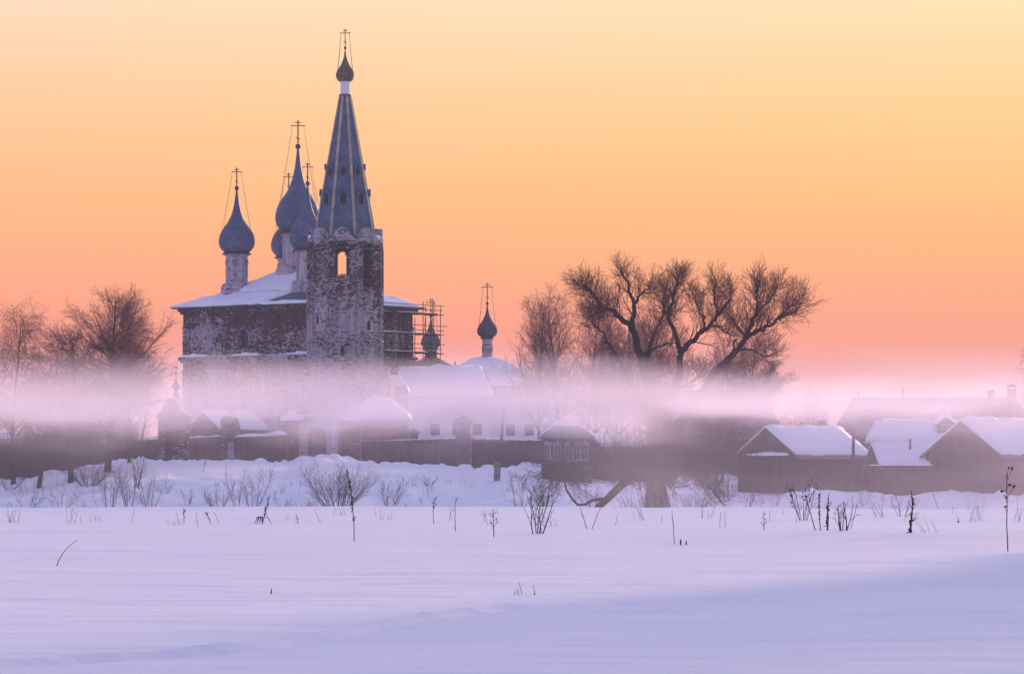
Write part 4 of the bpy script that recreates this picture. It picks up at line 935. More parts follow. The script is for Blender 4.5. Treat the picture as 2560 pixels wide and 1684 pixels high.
# ------------------------------------------------------------------ branches: many tapered tubes in one mesh
class Twigs:
    def __init__(self): self.g = {}
    def add(self, pts, r0, r1, k=3, ex=.8):
        self.g.setdefault((len(pts), k), []).append(([tuple(p) for p in pts], r0, r1, ex))
    def count(self): return sum(len(v) for v in self.g.values())
    def build(self, name, m, parent=None):
        V = []; Fq = []; off = 0
        for (n, k), L in self.g.items():
            Pn = np.array([l[0] for l in L]); r0 = np.array([l[1] for l in L])[:, None]; r1 = np.array([l[2] for l in L])[:, None]; ex = np.array([l[3] for l in L])[:, None]
            t = np.empty_like(Pn); t[:, 1:-1] = Pn[:, 2:] - Pn[:, :-2]; t[:, 0] = Pn[:, 1] - Pn[:, 0]; t[:, -1] = Pn[:, -1] - Pn[:, -2]
            t /= np.maximum(np.linalg.norm(t, axis=2, keepdims=True), 1e-9)
            ref = np.array([0.31, 0.87, 0.12]); s = np.cross(t, ref); s /= np.maximum(np.linalg.norm(s, axis=2, keepdims=True), 1e-9); b = np.cross(t, s)
            rad = (r0 + (r1 - r0) * np.linspace(0, 1, n)[None, :] ** ex)[:, :, None]
            ring = [Pn + (s * math.cos(2 * math.pi * j / k) + b * math.sin(2 * math.pi * j / k)) * rad for j in range(k)]
            vs = np.stack(ring, 2).reshape(-1, 3)
            m_ = len(L); base = off + (np.arange(m_) * n * k)[:, None, None] + (np.arange(n - 1) * k)[None, :, None]
            j = np.arange(k)[None, None, :]; j2 = (np.arange(k) + 1) % k
            a = base + j; bq = base + j2[None, None, :]
            Fq.append(np.stack([a, bq, bq + k, a + k], -1).reshape(-1, 4)); V.append(vs); off += len(vs)
        V = np.concatenate(V); Q = np.concatenate(Fq)
        me = bpy.data.meshes.new(name); me.vertices.add(len(V)); me.vertices.foreach_set('co', V.astype(np.float32).ravel())
        me.loops.add(Q.size); me.loops.foreach_set('vertex_index', Q.astype(np.int32).ravel())
        me.polygons.add(len(Q)); me.polygons.foreach_set('loop_start', np.arange(0, Q.size, 4, dtype=np.int32)); me.update()
        me.polygons.foreach_set('use_smooth', [True] * len(Q))
        me.materials.append(m); o = bpy.data.objects.new(name, me); col.objects.link(o)
        if parent: o.parent = parent
        return o
UP = Vector((0, 0, 1))
def rv(g): return Vector((g.gauss(0, 1), g.gauss(0, 1), g.gauss(0, 1)))
def perp(d, a):
    s = d.cross(Vector((0.2, 0.9, 0.37))).normalized(); return s * math.cos(a) + d.cross(s) * math.sin(a)
def path(p, d, L, n, wob, up, g):
    pts = [p]; ds = []
    for i in range(n):
        d = (d + rv(g) * wob + UP * up).normalized(); p = p + d * (L / n); pts.append(p); ds.append(d)
    return pts, ds
def sprout(T, pts, ds, L, r0, r1, lvl, S, g, T0=None):
    if lvl >= len(S): return
    c = S[lvl]; n = len(ds); k = max(1, int(c['k'] * (L if c.get('per_m') else 1) * g.uniform(.85, 1.15)))
    ph = g.random() * 6.28
    for j in range(k):
        t = c['t0'] + (c.get('t1', 1.0) - c['t0']) * (j + g.random()) / k
        i = min(int(t * n), n - 1); p = pts[i].lerp(pts[i + 1], t * n - i); d = ds[i]
        a = R(g.uniform(*c['ang'])); q = perp(d, ph + 2.4 * j + g.uniform(-.5, .5))
        cd = (d * math.cos(a) + q * math.sin(a)).normalized()
        cl = (c['len'] if 'len' in c else L * c['ratio']) * (c['prof'](t) if 'prof' in c else 1) * g.uniform(.65, 1.25)
        rr = max(c.get('rmin', .008), (r0 + (r1 - r0) * t) * c['rr'])
        cp, cds = path(p, cd, cl, c['n'], c['wob'], c['up'], g)
        (T0 if (T0 and lvl == 0) else T).add(cp, rr, max(.006, rr * c.get('tip', .35)), 5 if rr > .05 else 3)
        sprout(T, cp, cds, cl, rr, rr * c.get('tip', .35), lvl + 1, S, g)

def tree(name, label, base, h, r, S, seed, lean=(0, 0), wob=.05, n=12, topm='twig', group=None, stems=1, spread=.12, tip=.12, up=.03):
    root = empty(name, base, 0, label, 'tree', group); g = random.Random(seed); T0 = Twigs(); T1 = Twigs()
    for s_i in range(stems):
        d = Vector((lean[0], lean[1], 1)) + (Vector((g.uniform(-1, 1), g.uniform(-1, 1), 0)) * spread if stems > 1 else Vector((0, 0, 0)))
        hh = h * (1 if s_i == 0 else g.uniform(.75, 1.0)); L = hh * .93 + .2
        pts, ds = path(Vector((0, 0, -.6)) + (Vector((g.uniform(-1, 1), g.uniform(-1, 1), 0)) * r * 1.5 if stems > 1 else Vector((0, 0, 0))), d.normalized(), L, n, wob, up, g)
        rr = r * (1 if s_i == 0 else .8); T0.add(pts, rr, rr * tip, 9)
        sprout(T1, pts, ds, L, rr, rr * tip, 0, S, g, T0)
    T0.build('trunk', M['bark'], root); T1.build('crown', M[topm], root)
    return root
def linden(k=30, ratio=.42, up=.05, dense=1.0, prof=None, tw=.6):
    dense *= 1.3
    return [dict(k=k, t0=.25, ang=(30, 58), ratio=ratio, prof=prof or (lambda t: 1.05 - .72 * t if t > .35 else .75), n=7, wob=.11, up=up, rr=.42, rmin=.02, tip=.3),
            dict(k=3.2 * dense, per_m=True, t0=.18, ang=(25, 55), ratio=.38, prof=lambda t: 1.1 - .5 * t, n=5, wob=.14, up=.04, rr=.45, rmin=.012, tip=.4),
            dict(k=5.0 * dense, per_m=True, t0=.1, ang=(20, 60), len=tw, n=3, wob=.2, up=.03, rr=.6, rmin=.009, tip=.6)]
def wide(S): S[0]['ang'] = (42, 74); return S
def birch(k=26, droop=-.16, dense=1.0):
    dense *= 1.35
    return [dict(k=k, t0=.28, ang=(28, 50), ratio=.34, prof=lambda t: 1.05 - .7 * t, n=7, wob=.10, up=.03, rr=.38, rmin=.018, tip=.3),
            dict(k=3.2 * dense, per_m=True, t0=.25, ang=(25, 60), len=1.5, n=5, wob=.14, up=-.10, rr=.45, rmin=.011, tip=.4),
            dict(k=4.5 * dense, per_m=True, t0=.15, ang=(20, 60), len=.95, n=4, wob=.14, up=droop, rr=.6, rmin=.008, tip=.6)]

def at(px, py, Y):      # foot of a tree standing behind the bank: on the ground at that distance
    x = PX(px, Y); return Vector((x, Y, h1(x, Y)))
def hgt(px, pytop, Y): return PZ(pytop, Y) - h1(PX(px, Y), Y)

# left group
tree('birch_tree', 'weeping birch with hanging twigs at the left edge', at(34, 0, 335), hgt(34, 775, 335), .26, birch(38, -.28, 1.3), 101, wob=.045, topm='twig')
tree('birch_tree', 'low spreading birch with drooping dark twigs between the edge birch and the dense trees', at(96, 0, 322), hgt(100, 838, 322), .24, birch(34, -.22, 1.2), 102, lean=(.03, 0), wob=.06)
tree('linden_tree', 'dense dark tree with a thick fogged trunk just left of the tallest one', at(176, 0, 318), hgt(180, 815, 318), .30, linden(36, .44, .03, 1.1), 103, wob=.04)
tree('linden_tree', 'tallest tree of the left group, straight trunk and broad twiggy crown', at(268, 0, 325), hgt(275, 706, 325), .36, wide(linden(54, .31, .03, 1.15, prof=lambda t: (1.25 - .85 * abs(t - .55) / .45) * (1.0 if t < .8 else 1.5 - .62 * t), tw=.55)), 104, lean=(.01, 0), wob=.03)
tree('birch_tree', 'slender paler tree close on the right of the tallest left tree', at(322, 0, 338), hgt(345, 752, 338), .20, birch(44, -.05, 1.3), 105, lean=(.03, 0), wob=.035, topm='lighttwig')
tree('young_tree', 'thin slanting tree leaning right towards the church wall', at(352, 0, 342), hgt(400, 862, 342), .13, linden(26, .34, .06, .8), 106, lean=(.10, 0), wob=.05, topm='lighttwig')
tree('linden_tree', 'bare tree standing behind and between the dense tree and the tallest one', at(222, 0, 352), hgt(222, 830, 352), .24, linden(30, .42, .05, 1.0), 107, wob=.05)
tree('young_tree', 'small many-stemmed tree in the mist at the foot of the left birches', at(130, 0, 345), hgt(130, 930, 345), .12, linden(20, .4, .04, 1.0), 108, stems=3, wob=.07)
tree('young_tree', 'small upright tree half hidden behind the tallest left tree and the gatehouse', at(300, 0, 356), hgt(300, 925, 356), .12, linden(22, .4, .05, 1.0), 109, stems=3, wob=.06)
# lindens behind the willow
LS = lambda d=1.0: linden(42, .44, .09, d, prof=lambda t: 1.0 - .62 * t, tw=.55)
tree('linden_tree', 'leftmost bare tree beside the white church roof, tall vase of fine branches', at(1348, 0, 372), hgt(1345, 745, 372), .26, LS(.9), 111, lean=(-.01, 0), wob=.03, topm='lighttwig')
tree('linden_tree', 'second bare tree right of the white church, narrow upright crown', at(1402, 0, 370), hgt(1405, 728, 370), .27, LS(1.0), 112, wob=.03, topm='lighttwig')
tree('linden_tree', 'thin bare tree between the white church lindens and the willow limbs', at(1455, 0, 366), hgt(1452, 755, 366), .22, LS(1.0), 113, wob=.04)
tree('linden_tree', 'short dark bare tree with crooked branches left of the willow trunk', at(1487, 0, 360), hgt(1490, 770, 360), .22, linden(32, .36, .05, 1.1), 114, wob=.05)
tree('linden_tree', 'dark twin-stemmed bare tree seen through the left willow limbs', at(1552, 0, 358), hgt(1550, 750, 358), .24, linden(34, .34, .07, 1.1), 115, wob=.04, stems=2)
tree('linden_tree', 'bare tree directly behind the main willow trunk', at(1618, 0, 362), hgt(1620, 770, 362), .22, linden(32, .36, .05, 1.0), 116, wob=.05)
tree('linden_tree', 'bushy bare tree between the middle and right willow trunks', at(1795, 0, 330), hgt(1795, 815, 330), .20, linden(30, .36, .08, 1.3), 117, wob=.06, stems=3)
tree('linden_tree', 'pale wide bare tree in the fog beyond the right willow limb', at(1900, 0, 378), hgt(1905, 830, 378), .26, linden(34, .46, .02, 1.2), 118, wob=.05, topm='lighttwig', stems=2)
tree('linden_tree', 'bare tree filling the gap between the left and middle willow trunks', at(1670, 0, 366), hgt(1668, 790, 366), .22, linden(34, .38, .06, 1.3), 131, wob=.05, stems=2)
tree('linden_tree', 'tangled bare tree between the short crooked one and the twin-stemmed one', at(1522, 0, 368), hgt(1520, 800, 368), .2, linden(34, .4, .05, 1.3), 132, wob=.06)
tree('linden_tree', 'pale bare tree behind the steep grey roof', at(1700, 0, 375), hgt(1700, 830, 375), .22, linden(30, .42, .03, 1.1), 119, wob=.05, topm='lighttwig')
tree('young_tree', 'small fogged bush-like tree rising between the two big roofs on the right', at(2030, 0, 372), hgt(2030, 960, 372), .12, linden(26, .42, .05, 1.0), 120, stems=4, wob=.07, topm='lighttwig')
tree('birch_tree', 'weeping birch entering from the right edge above the chimney stack', at(2585, 0, 345), hgt(2585, 820, 345), .22, birch(34, -.30, 1.2), 121, wob=.04, lean=(-.01, 0))

# ------------------------------------------------------------------ the old willow
def willow():
    Y0 = 247.0; b = at(1640, 0, Y0); root = empty('willow_tree', b, 0, 'huge old willow with three spreading trunks black against the sunset sky', 'tree'); g = random.Random(77); T0 = Twigs(); T1 = Twigs(); T2 = Twigs(); sc = Y0 / F
    c2 = lambda x, y, dy=0: P((940 + (x - 940) * (.90 if y < 1000 and x < 940 else (.945 if y > 1000 else .895))) / 2.302 + 1240, (y if y > 700 else 700 + (y - 700) * .88) / 2.302 + 620, Y0) + Vector((0, dy, 0)) - b
    limbs = [ # points in a crop of the photograph, radius at start and end, depth offset of the end
        ([(905, 1560), (905, 1250), (880, 900), (850, 740), (800, 570), (765, 430), (720, 390), (660, 340), (610, 312), (560, 288), (530, 245), (500, 215), (470, 180), (435, 155)], .66, .045, -3, .36),
        ([(765, 430), (772, 350), (778, 270), (758, 225), (740, 190), (730, 130), (712, 95), (697, 60)], .20, .03, 1.5),
        ([(778, 270), (800, 230), (830, 195), (862, 160), (890, 140)], .12, .03, 3),
        ([(610, 312), (560, 330), (520, 355), (475, 385)], .10, .03, -4),
        ([(890, 1000), (830, 880), (770, 790), (720, 700), (690, 640), (640, 560), (600, 490), (570, 430), (530, 395), (510, 375)], .24, .04, 3),
        ([(850, 640), (880, 560), (905, 470), (940, 400), (965, 350), (985, 280)], .20, .04, 4),
        ([(840, 600), (920, 560), (980, 535), (1040, 530)], .10, .03, -3),
        ([(940, 1250), (985, 1000), (1040, 800), (1068, 680), (1075, 600), (1050, 500), (1020, 420), (1000, 370), (1005, 310), (1025, 240), (1035, 190), (1050, 150), (1040, 110)], .42, .035, -2, .5),
        ([(1000, 350), (970, 300), (960, 250), (975, 190)], .11, .03, 2),
        ([(1072, 595), (1110, 545), (1150, 505), (1210, 455), (1262, 415), (1300, 365), (1345, 305), (1380, 262), (1405, 220), (1415, 170)], .24, .04, 2),
        ([(1228, 440), (1232, 370), (1215, 320), (1200, 250), (1190, 190)], .11, .03, 4),
        ([(1320, 335), (1310, 280), (1290, 210), (1300, 140)], .10, .03, -2),
        ([(1262, 415), (1310, 415), (1350, 455), (1380, 470)], .08, .025, -3),
        ([(960, 1250), (1080, 1000), (1240, 800), (1290, 720), (1345, 665), (1400, 610), (1440, 560), (1478, 505), (1500, 450), (1530, 380), (1548, 320), (1552, 250), (1545, 190), (1560, 140)], .42, .04, -4, .62),
        ([(1485, 500), (1540, 470), (1600, 438), (1650, 405), (1690, 375), (1740, 355), (1790, 330)], .16, .03, -6),
        ([(1660, 400), (1700, 350), (1750, 310), (1800, 265)], .08, .025, -4),
        ([(1545, 330), (1590, 300), (1640, 250), (1670, 200), (1680, 160)], .11, .03, 2),
        ([(1478, 480), (1440, 420), (1400, 370), (1380, 310)], .10, .03, 3),
        ([(1405, 610), (1397, 570), (1392, 520)], .10, .06, -5),
        ([(1448, 570), (1500, 580), (1550, 600), (1590, 630), (1610, 625)], .08, .025, -5),
        ([(1340, 670), (1370, 720), (1390, 790)], .13, .05, 3),
        ([(1075, 800), (1140, 770), (1210, 740), (1260, 715)], .09, .03, 3),
        ([(870, 830), (900, 760), (960, 740), (1020, 720)], .10, .03, -3),
    ]
    S = [dict(k=3.0, per_m=True, t0=.0, ang=(28, 62), len=2.1, prof=lambda t: 1.02 - .62 * t, n=6, wob=.13, up=.11, rr=.36, rmin=.022, tip=.35),
         dict(k=3.6, per_m=True, t0=.12, ang=(20, 50), len=1.1, prof=lambda t: 1.1 - .35 * t, n=4, wob=.13, up=.12, rr=.5, rmin=.012, tip=.5),
         dict(k=6.5, per_m=True, t0=.08, ang=(15, 48), len=.55, n=3, wob=.17, up=.05, rr=.6, rmin=.009, tip=.6)]
    for li, (pl, r0, r1, dy, *ex) in enumerate(limbs):
        m = len(pl); base_dy = {1: -1.2, 2: -.4, 3: -2, 4: 0, 5: 0, 6: 0, 8: -1, 9: -.8, 10: .6, 11: 1.2, 12: 0.4, 14: -2.2, 15: -4, 16: -2.6, 17: -2, 18: -1.8, 19: -2, 20: -1.4, 21: 0, 22: 0}.get(li, 0)
        pts = []
        for i, (x, y) in enumerate(pl): pts.append(c2(x, y, base_dy + dy * (i / (m - 1)) ** 1.3))
        dense = [pts[0]]
        for i in range(m - 1):
            p0, p1, p2, p3 = pts[max(0, i - 1)], pts[i], pts[i + 1], pts[min(m - 1, i + 2)]
            for q in range(1, 4):
                t = q / 3; v = .5 * ((2 * p1) + (p2 - p0) * t + (2 * p0 - 5 * p1 + 4 * p2 - p3) * t * t + (3 * p1 - p0 - 3 * p2 + p3) * t ** 3)
                dense.append(v + rv(g) * (.05 if r0 < .3 else .04))
        ds = [(b_ - a_).normalized() for a_, b_ in zip(dense[:-1], dense[1:])]
        L = sum((b_ - a_).length for a_, b_ in zip(dense[:-1], dense[1:]))
        T0.add(dense, r0, r1, 10, ex[0] if ex else .8)
        big = r0 > .4; S2 = [dict(S[0]), S[1], S[2]]
        S2[0]['t0'] = .5 if big else .12; S2[0]['t1'] = .95
        if li in (18,): continue
        sprout(T1, dense, ds, L, min(r0, .16), r1, 0, S2, g, T0)
        # a spray of upright shoots at the tip
        for q in range(7):
            cp, cd = path(dense[-1 - q], (ds[-1] + rv(g) * .5 + UP * .3).normalized(), g.uniform(.4, 1.1), 6, .12, .05, g); T1.add(cp, .028, .01, 3); sprout(T1, cp, cd, 1.6, .028, .01, 1, S, g)
    # leaning snapped limb that has come down to the left, with a looped bough and hanging shoots
    log = [c2(500, 1530, -8), c2(600, 1430, -7), c2(720, 1345, -5), c2(810, 1285, -3), c2(890, 1210, -1)]
    T0.add([p + rv(g) * .05 for p in log], .20, .34, 9)
    loop = [c2(590, 1450, -7), c2(555, 1440, -7), c2(520, 1455, -7.2), c2(480, 1462, -7.3), c2(430, 1462, -7.5), c2(395, 1430, -7.6), c2(375, 1390, -7.6), c2(350, 1340, -7.4), c2(345, 1290, -7.2), c2(352, 1230, -7)]
    T0.add([p + rv(g) * .06 for p in loop], .12, .05, 7)
    for li, (A, dr) in enumerate((((352, 1240), -7), ((345, 1280), -7.2), ((330, 1225), -7), ((370, 1230), -6.5))):
        for q in range(7):
            d = Vector((g.uniform(-.9, .9), g.uniform(-.8, .8), g.uniform(-.8, .5))).normalized()
            cp, cd = path(c2(A[0], A[1], dr), d, g.uniform(1.5, 3.0), 7, .16, -.05, g); T2.add(cp, .035, .012, 3); sprout(T2, cp, cd, 2.2, .035, .012, 1, S, g)
    for x0, y0, x1, y1, n_ in ((960, 1270, 1010, 1440, 3), (1010, 1240, 1310, 1450, 4), (1080, 1180, 1330, 1430, 3), (980, 1180, 1200, 1330, 3), (880, 1240, 700, 1330, 2)):   # low boughs arching to the snow
        for q in range(n_):
            a, e = c2(x0, y0, g.uniform(-2, 1)), c2(x1 + g.uniform(-60, 60), y1 + g.uniform(-30, 20), g.uniform(-5, 3)); pm = a.lerp(e, .5) + Vector((0, 0, g.uniform(.4, 1.4)))
            pts = [a * (1 - t) ** 2 + pm * 2 * t * (1 - t) + e * t * t + rv(g) * .05 for t in np.linspace(0, 1, 11)]; ds = [(b_ - a_).normalized() for a_, b_ in zip(pts[:-1], pts[1:])]
            T0.add(pts, .10, .025, 6); sprout(T2, pts, ds, 4.5, .09, .02, 1, [None, dict(S[1], k=7), S[2]], g)
    # the brushy skirt of thin shoots round the trunk
    for q in range(250):
        px = g.uniform(820, 1450) if q < 110 else (g.uniform(560, 860) if q < 145 else g.gauss(905, 60)); a = c2(px, 1340 - 110 * g.random() + (60 if q > 144 else 0), g.uniform(-5, 4)); a.z = max(a.z, .3)
        d = Vector((g.uniform(-.7, .7), g.uniform(-.6, .6), g.uniform(.2, 1))).normalized(); Lq = g.uniform(1.2, 3.2)
        cp, cd = path(a, d, Lq, 6, .15, .03, g); T2.add(cp, .03, .01, 3); sprout(T2, cp, cd, Lq, .03, .01, 1, S, g)
    for px_, dr_, dy_ in ((868, .22, -1.5), (955, .2, .8), (905, .25, -1.6), (985, .16, -1.0)):   # flaring roots
        T0.add([c2(905, 1250, 0), c2((905 + px_) / 2, 1350, dy_ * .4), c2(px_, 1480, dy_), c2(px_ + (px_ - 905) * .35, 1600, dy_ * 1.5)], .40, dr_, 9)
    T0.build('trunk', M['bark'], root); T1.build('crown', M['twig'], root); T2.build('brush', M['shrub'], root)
willow()

# ------------------------------------------------------------------ shrubs, saplings and dry weeds
def shrub(name, label, base, h, w, seed, stems=14, dense=1.0, m='shrub', group=None, cat='shrub', r=.018, heads=False, droop=0.0):
    g = random.Random(seed); T = Twigs(); root = empty(name, base, 0, label, cat, group)
    S = [dict(k=4.2 * dense / max(.5, h ** .5), per_m=True, t0=.2, ang=(18, 45), len=h * .40, prof=lambda t: 1.15 - .6 * t, n=5, wob=.13, up=.05 - droop, rr=.6, rmin=.006, tip=.5),
         dict(k=5.0 * dense / max(.5, h ** .5), per_m=True, t0=.15, ang=(18, 50), len=h * .17, n=3, wob=.16, up=.04 - droop, rr=.7, rmin=.005, tip=.6)]
    hd = MB()
    for s_i in range(stems):
        a = g.uniform(0, 6.283); sp = (g.random() ** .6) * w * .5 / h
        d = Vector((math.cos(a) * sp * 1.1, math.sin(a) * sp * .8, 1)).normalized(); L = h * g.uniform(.72, 1.06) * (1 + .25 * sp)
        pts, ds = path(Vector((math.cos(a) * w * .08, math.sin(a) * w * .08, -.15)), d, L, 8, .06, .02, g)
        T.add(pts, r * g.uniform(.7, 1.2), r * .4, 4); sprout(T, pts, ds, L, r, r * .4, 0, S, g)
        if heads:
            for q in range(3): hd.lathe([(0, -.04), (.035, 0), (0, .05)], pts[-1 - q] + rv(g) * .04, 5, cap=False)
    T.build('branches', M[m], root)
    if heads: hd.build('seed_heads', M['weed'], root)
    return root
def weed(name, label, base, h, seed, kind='stalk', m='weed', group=None, lean=0.0, cat='dry weed', r=.010):
    g = random.Random(seed); T = Twigs(); mb = MB(); root = empty(name, base, 0, label, cat, group)
    if kind in ('stalk', 'heads', 'spike', 'ragged'):
        pts, ds = path(Vector((0, 0, -.08)), Vector((lean, 0, 1)).normalized(), h + .08, 10, .045, .0, g); T.add(pts, r * (2.2 if kind == 'ragged' else 1), r * .6, 5)
        if kind == 'heads':
            for q in range(7):
                cp, cd = path(pts[-2 - q % 5], (ds[-1] + rv(g) * .45).normalized(), h * g.uniform(.07, .2), 3, .1, .08, g); T.add(cp, r * .5, r * .35, 3)
                for k in range(3): mb.lathe([(0, -.02), (h * .012 + .008, .005), (0, .03)], cp[-1] + rv(g) * .018, 5, cap=False)
        if kind == 'spike':
            for q in range(40):
                t = g.uniform(.32, 1.0); i = min(9, int(t * 10)); mb.lathe([(0, -.035), (.010 + .012 * g.random(), 0), (0, .035)], pts[i].lerp(pts[i + 1], t * 10 - i) + rv(g) * .014, 5, cap=False)
        if kind == 'ragged':
            for q in range(16):
                t = g.uniform(.1, .95); i = min(9, int(t * 10)); d = (ds[i] + rv(g) * .6).normalized(); cp, _ = path(pts[i], d, h * g.uniform(.08, .25), 4, .15, .05, g); T.add(cp, r * .9, r * .4, 4)
                mb.lathe([(0, -.05), (.025, 0), (0, .06)], pts[i] + rv(g) * .02, 5, cap=False)
        if kind in ('spike', 'ragged'): mb.tube(pts[2:], r * .8, 6)
        if kind == 'stalk':
            for q in range(4):
                i = g.randint(4, 9); cp, _ = path(pts[i], (ds[i] + rv(g) * .5).normalized(), h * g.uniform(.08, .2), 3, .1, .05, g); T.add(cp, r * .5, r * .3, 3)
    elif kind == 'twigs':
        pts, ds = path(Vector((0, 0, -.08)), Vector((lean, 0, 1)).normalized(), h + .08, 8, .06, .0, g); T.add(pts, r * 1.4, r * .6, 5)
        sprout(T, pts, ds, h, r * 1.2, r * .6, 0, [dict(k=9, t0=.25, ang=(35, 70), len=h * .34, prof=lambda t: 1.2 - .8 * t, n=4, wob=.12, up=.05, rr=.6, rmin=r * .4, tip=.5), dict(k=3, t0=.3, ang=(25, 55), len=h * .1, n=2, wob=.15, up=.05, rr=.7, rmin=r * .35)], g)
    elif kind == 'grass':
        for q in range(g.randint(6, 10)):
            d = Vector((g.uniform(-.3, .3) + lean, g.uniform(-.3, .3), 1)).normalized(); cp, _ = path(Vector((g.uniform(-.25, .25), g.uniform(-.2, .2), -.06)), d, h * g.uniform(.45, 1.05), 5, .05, -.01, g); T.add(cp, r * .7, r * .35, 3)
    elif kind == 'arc':
        pts, ds = path(Vector((0, 0, -.05)), Vector((.25, 0, 1)).normalized(), h * 1.3, 9, .02, 0, g); pts = [p + Vector((.55 * h * (i / 9) ** 2.2, 0, -.16 * h * (i / 9) ** 2)) for i, p in enumerate(pts)]; T.add(pts, r, r * .4, 4)
    elif kind == 'stub':
        for q in range(5 if 'pair' in label else 3):
            e = Vector((g.uniform(-.25, .25), g.uniform(-.2, .2), 1)) * h * g.uniform(.45, 1.1); o_ = Vector(((q % 2) * h * .7 if 'pair' in label else g.uniform(-.15, .15) * h, g.uniform(-.15, .15) * h, -.03)); mb.tube([o_, o_ + e * .6, o_ + e], [h * .085, h * .06, h * .03], 5)
        if False: mb.lathe([(h * .15, -.1), (h * .13, h * .5), (h * .11, h * g.uniform(.7, .95)), (h * .04, h * g.uniform(1.0, 1.15))], (q * h * .9 - h * .4, g.uniform(-.1, .1) * h, 0), 7)
    elif kind == 'leafy':
        pts, ds = path(Vector((0, 0, -.08)), Vector((lean, 0, 1)).normalized(), h + .08, 9, .05, 0, g); T.add(pts, r * 1.6, r * .8, 5)
        for q in range(12):
            t = g.uniform(.35, 1); i = min(8, int(t * 9)); d = (ds[i] + rv(g) * .4 + UP * .4).normalized(); cp, _ = path(pts[i], d, h * g.uniform(.1, .24), 3, .1, .1, g); T.add(cp, r * 1.2, r * .8, 4)
        for q in range(6):                                  # limp leaves at the foot
            a = g.uniform(0, 6.28); e = Vector((math.cos(a), math.sin(a) * .5, 0)); s = Vector((-e.y, e.x, 0)) * .05
            p0, p1, p2 = Vector((0, 0, .22)), e * .2 + UP * .26, e * .34 + UP * .02
            mb.add([p0 - s * .3, p0 + s * .3, p1 + s, p1 - s, p2 + s * .4, p2 - s * .4] + [p - UP * .012 for p in (p0 - s * .3, p0 + s * .3, p1 + s, p1 - s, p2 + s * .4, p2 - s * .4)], [(0, 1, 2, 3), (3, 2, 4, 5), (7, 6, 9, 8), (8, 9, 11, 10), (0, 6, 7, 1), (1, 7, 8, 2), (2, 8, 10, 4), (4, 10, 11, 5), (5, 11, 9, 3), (3, 9, 6, 0)])
    if T.count(): T.build('stems', M[m], root)
    if len(mb.v): mb.build('stump' if kind == 'stub' else ('leaves' if kind == 'leafy' else 'seed_heads'), M['weed'], root)
    return root
def place(px, py, ph, fn, name, label, seed, y0=20.0, **kw):
    b = hit(px, py, y0)
    if b is None: b = at(px, 0, max(y0, 250))
    return fn(name, label, b, ph * b.y / F, seed=seed, **kw)
def pshrub(px, py, ph, pw, name, label, seed, y0=20.0, **kw):
    b = hit(px, py, y0)
    if b is None: b = at(px, 0, max(y0, 250))
    return shrub(name, label, b, ph * b.y / F, pw * b.y / F, seed, **kw)
